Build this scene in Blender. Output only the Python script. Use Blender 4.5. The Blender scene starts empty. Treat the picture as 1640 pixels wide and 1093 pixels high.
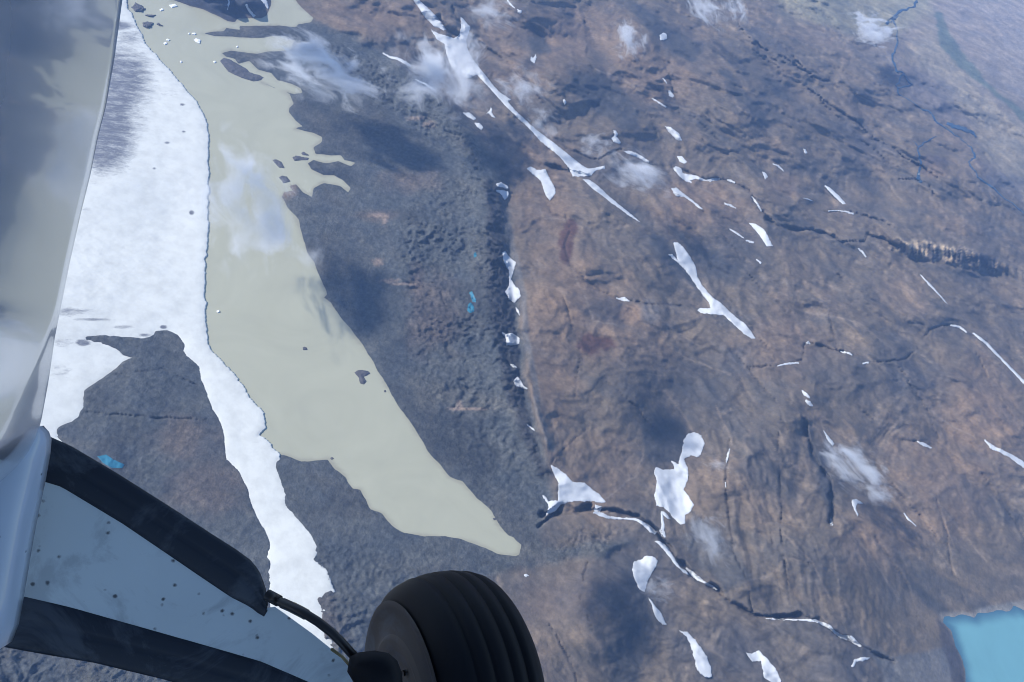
import bpy, math, random
import numpy as np
from mathutils import Vector, Matrix
random.seed(4)
R = math.radians
C = bpy.context.scene.collection

# ------------------------------------------------------------------ camera, sky, sun, exposure
H = 1500.0                       # flying height above the lake
DEP, ROLL = R(50), R(25)         # looking down 50 degrees, banked 25 degrees
F = np.array([0, math.cos(DEP), -math.sin(DEP)])
R0 = np.array([1.0, 0, 0]); U0 = np.array([0, math.sin(DEP), math.cos(DEP)])
RT = math.cos(ROLL)*R0 + math.sin(ROLL)*U0
UP = math.cos(ROLL)*U0 - math.sin(ROLL)*R0
cam = bpy.data.cameras.new('camera'); cam.sensor_width = 36; cam.lens = 28
cam.clip_start = 0.05; cam.clip_end = 120000
camo = bpy.data.objects.new('camera', cam); C.objects.link(camo)
CM = Matrix(((RT[0], UP[0], -F[0], 0), (RT[1], UP[1], -F[1], 0), (RT[2], UP[2], -F[2], H), (0, 0, 0, 1)))
camo.matrix_world = CM
bpy.context.scene.camera = camo
SUN_EL, SUN_AZ = R(38), R(-100)  # azimuth clockwise from +Y
world = bpy.data.worlds.new('World'); bpy.context.scene.world = world; world.use_nodes = True
wn = world.node_tree; bg = wn.nodes['Background']
sky = wn.nodes.new('ShaderNodeTexSky'); sky.sky_type = 'NISHITA'; sky.sun_disc = False
sky.sun_elevation = SUN_EL; sky.sun_rotation = SUN_AZ; sky.altitude = 1500
wn.links.new(sky.outputs[0], bg.inputs[0]); bg.inputs[1].default_value = 0.13
sun = bpy.data.lights.new('sun', 'SUN'); sun.energy = 4.6; sun.angle = R(0.5); sun.color = (1.0, 0.95, 0.88)
suno = bpy.data.objects.new('sun', sun); C.objects.link(suno)
SV = Vector((math.sin(SUN_AZ)*math.cos(SUN_EL), math.cos(SUN_AZ)*math.cos(SUN_EL), math.sin(SUN_EL)))
suno.rotation_euler = SV.to_track_quat('Z', 'Y').to_euler(); suno.location = (0, 0, 3000)
vs = bpy.context.scene.view_settings
vs.view_transform = 'Standard'; vs.look = 'None'; vs.gamma = 1; vs.use_curve_mapping = False; vs.exposure = 0.5
cy = bpy.context.scene.cycles
cy.volume_bounces = 3; cy.max_bounces = 6; cy.transparent_max_bounces = 16
cy.volume_max_steps = 256; cy.use_denoising = True; cy.filter_width = 1.0
HAZE_DENS = 0.72e-4; HAZE_COL = (0.29, 0.50, 0.94)

# ------------------------------------------------------------------ measuring: photograph pixel <-> ground
KP = 36/28/1640
def uv_of(px, py):
    a = (np.asarray(px, float)-820)*KP; b = (546.5-np.asarray(py, float))*KP
    return a*math.cos(ROLL)-b*math.sin(ROLL), a*math.sin(ROLL)+b*math.cos(ROLL)
def pix_of(u, v):
    a = u*math.cos(ROLL)+v*math.sin(ROLL); b = -u*math.sin(ROLL)+v*math.cos(ROLL)
    return a/KP+820, 546.5-b/KP
def ground(u, v, z=0.0):
    """Point at height z seen in direction u, v."""
    u = np.asarray(u, float); v = np.asarray(v, float)
    dx = u; dy = F[1]+v*U0[1]; dz = F[2]+v*U0[2]
    t = (np.asarray(z, float)-H)/dz
    return t*dx, t*dy, H+t*dz
def gp(pts):
    p = np.array(pts, float); u, v = uv_of(p[:, 0], p[:, 1]); x, y, _ = ground(u, v)
    return np.stack([x, y], 1)

# ------------------------------------------------------------------ noise
_rng = np.random.RandomState(11)
_perm = np.concatenate([_rng.permutation(512)]*2).astype(np.int32)
_ang = _rng.rand(512)*2*np.pi
_gx = np.cos(_ang).astype(np.float32); _gy = np.sin(_ang).astype(np.float32)
def perlin(x, y):
    x = np.asarray(x, np.float32); y = np.asarray(y, np.float32)
    xi = np.floor(x); yi = np.floor(y); fx = x-xi; fy = y-yi
    xi = xi.astype(np.int32) & 511; yi = yi.astype(np.int32) & 511
    x1 = (xi+1) & 511; y1 = (yi+1) & 511
    def g(a, b, dx, dy):
        h = _perm[_perm[a]+b]; return _gx[h]*dx+_gy[h]*dy
    sx = fx*fx*fx*(fx*(fx*6-15)+10); sy = fy*fy*fy*(fy*(fy*6-15)+10)
    n0 = g(xi, yi, fx, fy); n1 = g(x1, yi, fx-1, fy); n2 = g(xi, y1, fx, fy-1); n3 = g(x1, y1, fx-1, fy-1)
    a = n0+sx*(n1-n0); b = n2+sx*(n3-n2)
    return (a+sy*(b-a))*1.4
def fbm(x, y, wl, octs=4, off=0.0, gain=0.5):
    s = 0; amp = 1; t = 0
    for k in range(octs):
        s = s+amp*perlin(x/wl+off+17.3*k, y/wl-off*1.7+9.1*k); t += amp; amp *= gain; wl *= 0.5
    return s/t*1.3
def ridged(x, y, wl, octs=4, off=0.0, gain=0.55):
    s = 0; amp = 1; t = 0
    for k in range(octs):
        s = s+amp*(1-np.abs(perlin(x/wl+off+7.7*k, y/wl+off*0.7-5.3*k))*2.2); t += amp; amp *= gain; wl *= 0.5
    return s/t
def sstep(a, b, x):
    t = np.clip((x-a)/(b-a), 0, 1); return t*t*(3-2*t)

# ------------------------------------------------------------------ signed distance (negative inside)
def sdf(x, y, poly, far=1e9, pad=1e9):
    shape = x.shape; out = np.full(x.size, far, np.float32)
    xf = x.ravel(); yf = y.ravel(); P = np.asarray(poly, float)
    lo = P.min(0)-pad; hi = P.max(0)+pad
    idx = np.nonzero((xf > lo[0]) & (xf < hi[0]) & (yf > lo[1]) & (yf < hi[1]))[0]
    X = xf[idx].astype(np.float32); Y = yf[idx].astype(np.float32)
    d2 = np.full(X.shape, 1e18, np.float32); ins = np.zeros(X.shape, bool)
    n = len(P)
    for i in range(n):
        ax, ay = P[i]; bx, by = P[(i+1) % n]
        ex, ey = bx-ax, by-ay; L = ex*ex+ey*ey+1e-9
        wx = X-np.float32(ax); wy = Y-np.float32(ay)
        t = np.clip((wx*np.float32(ex)+wy*np.float32(ey))/np.float32(L), 0, 1)
        qx = wx-t*np.float32(ex); qy = wy-t*np.float32(ey)
        d2 = np.minimum(d2, qx*qx+qy*qy)
        if ay != by:
            c = ((ay > Y) != (by > Y)) & (X < (bx-ax)*(Y-ay)/(by-ay)+ax)
            ins ^= c
    d = np.sqrt(d2); d[ins] *= -1
    out[idx] = d
    return out.reshape(shape)
def line_d(x, y, pts, pad=200.0, widths=None):
    """Distance to a polyline (divided by its local half width when widths are given)."""
    shape = x.shape; out = np.full(x.size, 1e6, np.float32)
    xf = x.ravel(); yf = y.ravel(); P = np.asarray(pts, float)
    lo = P.min(0)-pad; hi = P.max(0)+pad
    idx = np.nonzero((xf > lo[0]) & (xf < hi[0]) & (yf > lo[1]) & (yf < hi[1]))[0]
    X = xf[idx]; Y = yf[idx]; d = np.full(X.shape, 1e6)
    for i in range(len(P)-1):
        ax, ay = P[i]; bx, by = P[i+1]; ex, ey = bx-ax, by-ay; L = ex*ex+ey*ey+1e-9
        t = np.clip(((X-ax)*ex+(Y-ay)*ey)/L, 0, 1)
        q = np.hypot(X-ax-t*ex, Y-ay-t*ey)
        if widths is not None: q = q/(widths[i]*(1-t)+widths[i+1]*t)
        d = np.minimum(d, q)
    out[idx] = d
    return out.reshape(shape)
def strip(pts):
    """Outline of a strip along (px, py, width) points."""
    P = np.array([p[:2] for p in pts], float); w = np.array([p[2] for p in pts], float)/2
    T = np.gradient(P, axis=0); T /= np.linalg.norm(T, axis=1)[:, None]+1e-9
    N = np.stack([-T[:, 1], T[:, 0]], 1)
    return [tuple(a) for a in P+N*w[:, None]]+[tuple(a) for a in (P-N*w[:, None])[::-1]]

# ------------------------------------------------------------------ outlines read off the photograph (pixels of the 1640 wide picture)
LAKE = [(203,-80),(277,-80),(277,0),(305,10),(325,15),(345,24),(365,34),(376,36),(382,30),(420,29),(427,25),(434,10),(438,-60),
 (473,-60),(473,0),(483,12),(501,29),(498,36),(478,39),(474,44),(447,41),(400,42),(384,42),(386,49),(375,47),(362,45),(359,50),(342,51),(327,54),
 (345,58),(365,59),(386,60),(420,61),(437,58),(457,58),(461,63),(472,65),(464,81),(434,83),(410,86),(399,85),(369,81),(355,85),(362,91),(376,95),
 (382,102),(399,98),(406,104),(414,112),(434,117),(444,129),(468,135),(481,142),(485,149),(471,151),(451,145),(425,134),(419,132),(464,151),(471,166),(463,173),(461,179),
 (473,193),(486,203),(474,206),(502,213),(515,220),(515,228),(502,237),(505,247),(529,249),(546,249),(552,257),(569,261),(562,266),(542,259),(525,262),
 (502,257),(493,262),(498,271),(518,281),(535,281),(549,288),(561,301),(557,308),(546,299),(518,293),(502,301),(500,316),(485,308),(474,296),(464,298),
 (471,306),(454,308),(452,315),(461,332),(478,352),(485,384),(493,407),(502,418),(512,441),(524,472),(520,477),(530,485),(546,509),(569,536),(586,560),
 (603,590),(617,614),(637,648),(664,685),(687,725),(721,763),(740,771),(763,797),(789,820),(800,842),(815,857),(823,861),(834,873),(832,888),(826,891),
 (800,888),(763,873),(732,863),(713,859),(679,859),(642,852),(627,842),(611,823),(593,816),(581,793),(577,784),(566,782),(557,774),(553,765),(536,750),
 (525,737),(483,739),(453,729),(430,735),(400,700),(380,640),(340,600),(310,540),(300,440),(310,300),(300,190),(270,130),(230,90),(205,50)]
GLACIER = [(202,-10),(205,10),(222,44),(233,68),(257,95),(288,130),(315,162),(330,190),(335,217),(335,305),(334,338),(335,367),(333,394),(329,445),(330,512),(335,550),
 (342,563),(359,580),(376,597),(382,609),(394,624),(400,637),(415,650),(425,662),(427,685),(417,697),(434,710),(449,729),(447,748),(459,782),(462,808),(483,831),
 (502,854),(513,873),(508,895),(525,914),(534,937),(538,948),(515,960),(517,975),(525,978),(521,993),(528,1020),(534,1036),(540,1060),(520,1110),(460,1110),(430,1040),(427,980),(427,922),(426,869),
 (419,850),(406,831),(398,812),(389,778),(376,755),(358,738),(353,691),(345,671),(335,658),(328,634),(318,610),(315,590),(301,577),(294,570),(288,563),(291,553),(281,539),
 (267,533),(252,534),(243,543),(230,546),(196,544),(169,541),(142,543),(159,545),(190,555),(200,565),(227,571),(217,577),(201,583),(193,593),(169,610),
 (142,627),(140,644),(132,668),(118,680),(98,688),(98,698),(112,709),(116,718),(60,735),(-60,770),(-420,800),(-420,-200),(180,-200)]
SLAKE = [(1511,988),(1545,986),(1560,990),(1567,982),(1590,979),(1616,978),(1624,971),(1640,978),(1720,960),(1850,1000),(1850,1300),(1600,1300),(1560,1150),(1547,1093),(1541,1058),(1530,1031),(1522,1009),(1511,997)]
PONDS = [([(155,731),(170,728),(182,736),(200,744),(196,750),(179,750),(165,742)], 'a'),
 ([(749,488),(754,484),(760,492),(760,499),(753,502),(748,498)], 'b'), ([(751,469),(756,466),(762,478),(763,485),(757,484)], 'c'), ([(758,405),(763,404),(764,411),(759,413)], 'd')]
ISLETS = [([(567,597),(572,593),(580,592),(590,595),(594,599),(583,604),(588,611),(583,617),(577,614),(574,605)], 6, 'dark hook-shaped islet, largest rock in the open middle of the milky lake'),
 ([(484,557),(488,555),(492,557),(493,561),(486,561)], 5, 'small round dark islet alone in the milky lake, left of the hook-shaped islet'),
 ([(435,256),(442,255),(451,259),(457,270),(447,269)], 4, 'slanting oblong grey islet off the far shore, farthest out of four low islets'),
 ([(446,284),(452,281),(460,283),(466,291),(454,294)], 4, 'rounded grey islet just off the broken shore point, nearest the camera of four low islets'),
 ([(468,252),(474,249),(495,253),(493,257),(471,258)], 3, 'flat grey islet at the mouth of the forked inlet'),
 ([(481,245),(486,243),(494,247),(495,250),(485,249)], 2, 'tiny grey islet touching the flat islet at the inlet mouth'),
 ([(352,98),(358,92),(368,95),(382,103),(395,110),(400,116),(415,120),(423,124),(418,129),(406,131),(386,125),(365,115)], 7, 'long dark islet beside the narrow shore peninsula below the cloud'),
 ([(529,733),(533,732),(535,735),(531,737)], 3, 'tiny dark rock off the ragged dark headland by the glacier tongue'),
 ([(614,625),(618,625),(619,629),(615,629)], 3, 'tiny rock close against the long straight lake shore'),
 ([(789,830),(793,829),(795,833),(791,834)], 3, 'tiny dark rock near the pointed end of the milky lake'),
 ([(210,12),(217,4),(226,8),(234,14),(228,20),(216,19)], 9, 'broken grey debris-covered berg at the far end of the glacier front'),
 ([(228,36),(236,34),(246,37),(243,45),(234,46),(228,42)], 9, 'rubbly blue-grey debris-covered berg beside the glacier front dirt band'),
 ([(230,24),(240,23),(250,24),(246,28),(236,27)], 3, 'thin streak of dark brash ice between two debris-covered bergs'),
 ([(249,38),(254,36),(262,42),(256,43)], 3, 'small dark floe right of the rubbly debris-covered berg')]
BERGS = [([(310,64),(314,61),(322,64),(320,70),(315,68)], 'largest white iceberg floating in the far milky water'),
 ([(300,53),(303,52),(305,54),(302,55)], 'left one of two tiny white ice floes above the largest iceberg'),
 ([(307,53),(311,52),(315,54),(312,56),(308,55)], 'right one of two tiny white ice floes above the largest iceberg'),
 ([(265,64),(268,62),(273,64),(270,66)], 'upper white floe of the pair near the far glacier front'),
 ([(261,69),(266,67),(269,70),(264,72)], 'lower white floe of the pair near the far glacier front'),
 ([(289,97),(292,98),(291,101),(288,100)], 'tiny white floe alone between glacier edge and dark islet'),
 ([(341,98),(345,97),(347,100),(343,101)], 'small white floe off the tip of the long dark islet'),
 ([(255,15),(260,13),(263,16),(257,18)], 'small white floe in brash ice near the top of the picture'),
 ([(270,8),(280,6),(285,10),(275,13)], 'pale brash ice raft by the dark far headland'),
 ([(378,74),(381,73),(382,76),(379,76)], 'tiny white floe in the narrow far water arm'),
 ([(347,498),(351,497),(352,500),(348,501)], 'tiny white ice block beside the straight glacier edge')]
S = strip
SNOW = [  # outline, label
 ([(664,-12),(668,-4),(677,5),(688,15),(700,27),(708,37),(715,47),(711,50),(703,45),(694,42),(686,33),(677,22),(669,10),(660,-4)], 'ragged snow streak entering at the top edge above the cloud-veiled snow fan'),
 ([(688,43),(694,50),(704,54),(715,57),(727,61),(735,56),(738,45),(738,37),(737,25),(742,30),(754,44),(749,58),(747,68),(750,80),(757,94),(772,113),(790,136),(802,149),(812,155),(820,160),(814,163),(825,176),(845,195),(861,209),
   (880,223),(902,240),(920,255),(932,264),(942,270),(955,268),(969,265),(969,271),(955,273),(948,281),(929,284),(917,283),(912,271),(895,250),(880,238),(865,226),(851,210),(838,197),(824,184),(812,173),(789,147),(764,120),(750,126),(735,121),(722,106),(715,88),(712,71),(698,62)], 'longest snow ribbon, running from a forked fan under cloud down to the ravine'),
 (S([(613,85,2),(624,91,4),(637,94,5),(650,101,6),(659,107,3)]), 'short white snow streak on the moraine crest left of the veiled cloud'),
 (S([(664,127,2),(680,134,4),(690,140,4),(699,146,2)]), 'thin snow streak on the moraine crest below the veiled cloud'),
 ([(740,180),(752,180),(764,190),(759,193),(748,187)], 'upper oval of the snow pair on the moraine crest'),
 ([(759,196),(769,197),(775,205),(772,209),(764,204)], 'lower oval of the snow pair on the moraine crest'),
 ([(778,183),(784,177),(786,171),(789,175),(788,180),(794,189),(788,187),(783,182)], 'small star-shaped snow patch left of the longest snow ribbon'),
 ([(794,294),(803,292),(814,298),(815,303),(806,301),(796,299)], 'small cap-shaped snow patch at the top of the dark moraine ridge'),
 ([(793,304),(803,304),(815,307),(815,314),(809,321),(803,313)], 'wedge-shaped snow patch just under the cap-shaped one on the dark moraine ridge'),
 (S([(811,-2,2),(818,7,4),(825,14,2)]), 'thin snow line at the top edge left of the round dark hill'),
 ([(828,14),(836,17),(835,22),(829,20)], 'snow dot just below the thin snow line at the top edge'),
 ([(850,90),(854,93),(858,86),(860,92),(857,102),(853,100),(849,97)], 'small blue-white snow patch under the dark crag'),
 ([(901,160),(904,158),(908,165),(904,168)], 'tiny snow dot in a dark hollow left of the round dark hill'),
 ([(1056,56),(1063,52),(1068,54),(1069,62),(1063,65),(1057,65)], 'square snow patch on the far dark slope near the top'),
 (S([(1061,125,1.5),(1065,129,3),(1069,134,1.5)]), 'thin snow sliver above the tooth-shaped far patch'),
 ([(1070,145),(1074,145),(1081,154),(1077,157),(1071,154)], 'tooth-shaped snow patch below a thin sliver on the far slope'),
 (S([(1044,157,1.5),(1055,164,3),(1068,172,2)]), 'thin slanting snow streak beside the tooth-shaped far patch'),
 ([(1064,202),(1074,203),(1088,214),(1093,226),(1083,223),(1072,212)], 'slanting oblong snow patch, larger of two above the branching one'),
 ([(1084,250),(1093,250),(1101,260),(1096,263),(1088,259)], 'small oval snow patch below the slanting oblong one'),
 ([(982,208),(987,209),(990,215),(988,219),(996,229),(991,231),(982,227),(979,221),(984,217)], 'small comma-shaped snow patch on the ravine rim below the round dark hill'),
 ([(998,242),(1008,241),(1017,244),(1030,251),(1044,261),(1033,259),(1020,251),(1005,247)], 'forked snow streak along the ravine lip right of the comma-shaped patch'),
 ([(1077,269),(1084,266),(1092,270),(1094,277),(1115,281),(1130,288),(1140,285),(1154,285),(1153,288),(1138,292),(1125,290),(1115,287),(1106,290),(1112,295),(1098,291),(1086,281)], 'branching snow patch with a thin tail along the ravine'),
 (S([(1164,288,2),(1170,289,4),(1178,293,2)]), 'thin curved snow fleck beyond the tail of the branching patch'),
 ([(1074,302),(1083,300),(1094,309),(1106,318),(1118,327),(1128,337),(1121,335),(1108,324),(1095,316),(1083,314)], 'tadpole-shaped snow patch with its tail pointing down right'),
 ([(843,270),(850,266),(860,272),(874,271),(880,284),(889,300),(891,310),(881,322),(873,312),(866,290),(856,281)], 'boot-shaped snow patch hanging below the ravine cliff'),
 ([(932,287),(942,287),(954,294),(966,305),(978,316),(990,326),(1010,342),(1030,359),(1010,348),(994,336),(978,325),(966,315),(952,305),(942,296)], 'long tapering snow streak running down right from the ravine'),
 (S([(1160,326,3),(1170,329,4),(1179,334,1.5)]), 'small slanted snow dash right of the tadpole-shaped patch'),
 ([(1199,357),(1210,358),(1225,368),(1239,395),(1228,395),(1215,375)], 'wedge-shaped snow patch widening down right beside the start of the canyon'),
 (S([(1204,314,2),(1212,325,4),(1220,338,2)]), 'thin snow streak above the wedge-shaped patch'),
 ([(1286,238),(1291,239),(1294,246),(1289,247)], 'tiny snow dot on the far right slope above the spearhead patch'),
 (S([(1237,262,1.5),(1247,266,4),(1256,275,2)]), 'short curved snow dash above two far right dots'),
 ([(1220,275),(1225,275),(1231,284),(1225,288)], 'small oval snow patch left below the curved dash'),
 ([(1319,295),(1330,301),(1345,314),(1356,327),(1350,328),(1338,316),(1326,304)], 'spearhead-shaped snow patch on the far right slope'),
 (S([(1286,317,1.5),(1294,319,3),(1301,322,1.5)]), 'faint snow dash left of the ravine snow beads'),
 (S([(1326,338,3),(1340,337,2),(1355,339,3),(1368,343,4)]), 'beaded snow line in the small far ravine'),
 ([(804,404),(809,401),(815,410),(827,421),(823,436),(819,448),(826,458),(834,466),(834,475),(825,486),(815,479),(809,468),(815,456),(815,434),(806,418)], 'hourglass-shaped snow patch along the moraine edge'),
 (S([(826,492,1.5),(829,498,4),(833,505,1.5)]), 'tiny snow fleck below the hourglass-shaped patch'),
 ([(804,532),(812,534),(820,533),(833,542),(832,551),(822,553),(811,553),(810,541)], 'squarish snow patch on the moraine edge with a pointed left corner'),
 ([(817,583),(823,583),(830,590),(822,588)], 'tiny snow fleck under the squarish moraine patch'),
 ([(822,610),(829,602),(835,610),(839,618),(847,623),(836,622),(825,618)], 'little kite-shaped snow patch, lowest of the moraine edge row'),
 (S([(841,678,1.5),(848,683,3),(857,690,1.5)]), 'thin snow scratch in the dark rubble above the big snow triangle'),
 ([(1078,388),(1086,388),(1094,395),(1106,411),(1115,428),(1118,444),(1128,461),(1142,477),(1155,485),(1169,499),(1182,510),(1194,519),(1204,531),(1211,543),(1203,543),(1190,534),(1176,521),(1159,505),(1138,504),(1124,502),(1116,497),(1121,493),(1138,494),(1135,485),(1124,471),(1112,454),(1098,433),(1084,420),(1069,407),(1077,407),(1085,416),(1081,400)], 'large Y-shaped snow patch in the middle of the brown slope'),
 ([(983,475),(992,477),(1000,475),(1010,483),(1000,483),(990,480)], 'small flat snow patch beside the tan dry pond bed'),
 ([(1102,694),(1112,692),(1124,697),(1129,711),(1124,727),(1117,733),(1107,730),(1096,736),(1102,750),(1103,767),(1096,784),(1104,796),(1112,809),(1106,819),(1098,826),(1098,838),(1090,841),(1079,831),(1070,819),(1063,813),(1051,810),(1048,792),(1052,771),(1047,757),(1050,748),(1064,752),(1081,751),(1075,738),(1086,743),(1092,722),(1095,704)], 'largest lone snow field, knobbed blob joined to a wide lower lobe'),
 ([(1058,819),(1065,819),(1074,831),(1070,832),(1063,826)], 'small snow crumb under the lower lobe of the largest snow field'),
 ([(881,743),(892,749),(906,759),(917,771),(936,773),(955,788),(966,797),(972,805),(963,806),(951,804),(921,803),(898,808),(891,818),(882,822),(874,827),(879,812),(873,801),(866,793),(872,793),(879,803),(893,801),(894,774),(887,759)], 'big triangular snow field ending above the canyon head at the lake tip'),
 ([(953,808),(965,812),(962,820),(977,827),(1000,829),(1018,829),(1028,834),(1042,842),(1053,852),(1050,857),(1040,852),(1030,842),(1019,834),(998,833),(975,832),(958,826),(950,822)], 'snow-filled stream bed at the canyon floor, right of the big triangular field'),
 (S([(1059,820,3),(1062,838,6),(1060,850,8),(1066,862,4)]), 'short forked snow tongue joining the canyon floor snow from above'),
 ([(1047,866),(1057,867),(1066,873),(1075,884),(1083,898),(1090,909),(1100,914),(1104,922),(1095,918),(1084,908),(1074,896),(1065,883),(1055,873)], 'dirty snow strip in the canyon with its lower end in blue shade'),
 (S([(1099,909,3),(1106,917,7),(1118,926,7),(1130,934,4),(1142,940,3),(1150,945,2)]), 'tapering snow strip at the lower end of the canyon'),
 ([(1015,899),(1024,897),(1034,891),(1045,890),(1054,898),(1051,908),(1044,920),(1037,932),(1033,949),(1024,945),(1015,926),(1012,911)], 'thick tooth-shaped snow field, blue along its shaded right side'),
 ([(1036,954),(1042,960),(1050,970),(1061,985),(1068,1001),(1061,1001),(1050,990),(1043,968)], 'narrow leaf of snow below the thick tooth-shaped field'),
 ([(1086,1009),(1101,1012),(1113,1024),(1124,1038),(1133,1052),(1140,1072),(1140,1085),(1130,1086),(1117,1073),(1110,1050),(1106,1032),(1099,1020)], 'long teardrop snow field near the bottom edge'),
 ([(1193,1044),(1204,1047),(1215,1041),(1223,1049),(1232,1058),(1243,1071),(1253,1092),(1244,1100),(1235,1092),(1224,1086),(1221,1072),(1219,1059),(1205,1060),(1200,1054)], 'crooked antler-shaped snow patch cut by the bottom edge'),
 (S([(1226,991,2),(1250,992,4),(1280,993,3),(1305,994,5),(1318,999,6),(1330,1004,5),(1336,1012,4),(1348,1020,7),(1362,1022,9),(1380,1036,4)]), 'winding snow band under the dark cliff toward the blue lake'),
 (S([(1365,1069,4),(1370,1059,6),(1380,1056,7),(1394,1054,3)]), 'small hook of snow left of the grey gravel fan'),
 (S([(1319,690,2),(1326,701,5),(1335,713,6)]), 'snow wedge half under the bright cloud on the lower right slope'),
 ([(1363,800),(1372,799),(1383,807),(1374,807),(1371,814),(1376,825),(1373,828),(1366,812)], 'flag-shaped snow patch below the bright right cloud'),
 ([(1329,831),(1332,830),(1336,842),(1330,843)], 'tiny snow tip at the foot of the dark vertical cleft'),
 (S([(1447,821,2),(1455,832,4),(1468,843,2)]), 'thin snow sliver low on the right slope above the blue lake'),
 (S([(1469,707,3),(1480,712,6),(1492,718,3)]), 'small flat snow patch on the right slope between ponds of shade'),
 (S([(1577,704,2),(1588,716,7),(1602,722,6),(1618,730,7),(1636,742,9),(1665,765,6)]), 'snow band leaving the picture at the right edge, lower of two'),
 (S([(1474,440,1.5),(1490,457,4),(1507,475,3),(1518,488,1.5)]), 'straight thin snow line below the orange canyon cliffs'),
 (S([(1522,521,4),(1538,524,4),(1549,533,3)]), 'short bent snow strip at the ravine head on the right'),
 (S([(1558,533,3),(1580,550,5),(1606,577,4),(1640,612,5),(1665,640,4)]), 'long thin snow line leaving the picture at the right edge, upper of two'),
 (S([(1241,588,2),(1258,583,4),(1280,581,4)]), 'bright snow dash at the left end of the middle ravine'),
 ([(1290,549),(1295,545),(1299,552),(1293,551)], 'tiny triangular snow dot above the middle ravine'),
 (S([(1345,563,2),(1358,565,4),(1366,569,3)]), 'small snow dash at the right end of the dark middle ravine wall'),
 (S([(1381,583,3),(1392,580,4)]), 'snow dot where the middle ravine bends right'),
 (S([(1284,625,2),(1291,632,6),(1298,638,3)]), 'upper snow fleck of the pair above the dark cleft'),
 (S([(1290,641,3),(1296,646,7),(1302,651,3)]), 'lower snow fleck of the pair above the dark cleft'),
 (S([(1374,397,2),(1383,405,4),(1388,413,2)]), 'thin snow fleck under the narrow part of the canyon'),
 (S([(1168,366,2),(1182,375,4),(1192,382,2)]), 'slim snow dash left of the wedge-shaped patch'),
 (S([(1194,385,3),(1208,389,4)]), 'snow dot between the slim dash and the wedge-shaped patch'),
 (S([(1211,415,2),(1220,422,4)]), 'tiny snow dash under the wedge-shaped patch'),
 (S([(1169,719,1.5),(1165,732,5),(1163,742,2)]), 'thin upright snow sliver in the straight gully right of the largest snow field'),
 (S([(1162,772,3),(1163,782,2)]), 'tiny snow dot lower in the straight gully'),
 (S([(365,-6,3),(367,4,4),(364,15,2)]), 'thin snow gully on the dark headland at the top left'),
 (S([(394,6,3),(399,16,4),(408,27,5)]), 'snow streak reaching the water on the dark headland at the top left'),
 (S([(418,-6,8),(425,4,7),(430,14,3)]), 'snow wedge beside the far arm of the milky water at the top edge'),
 ([(838,921),(843,919),(849,922),(843,926)], 'small snow dot right of the tyre top'),
]
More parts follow.
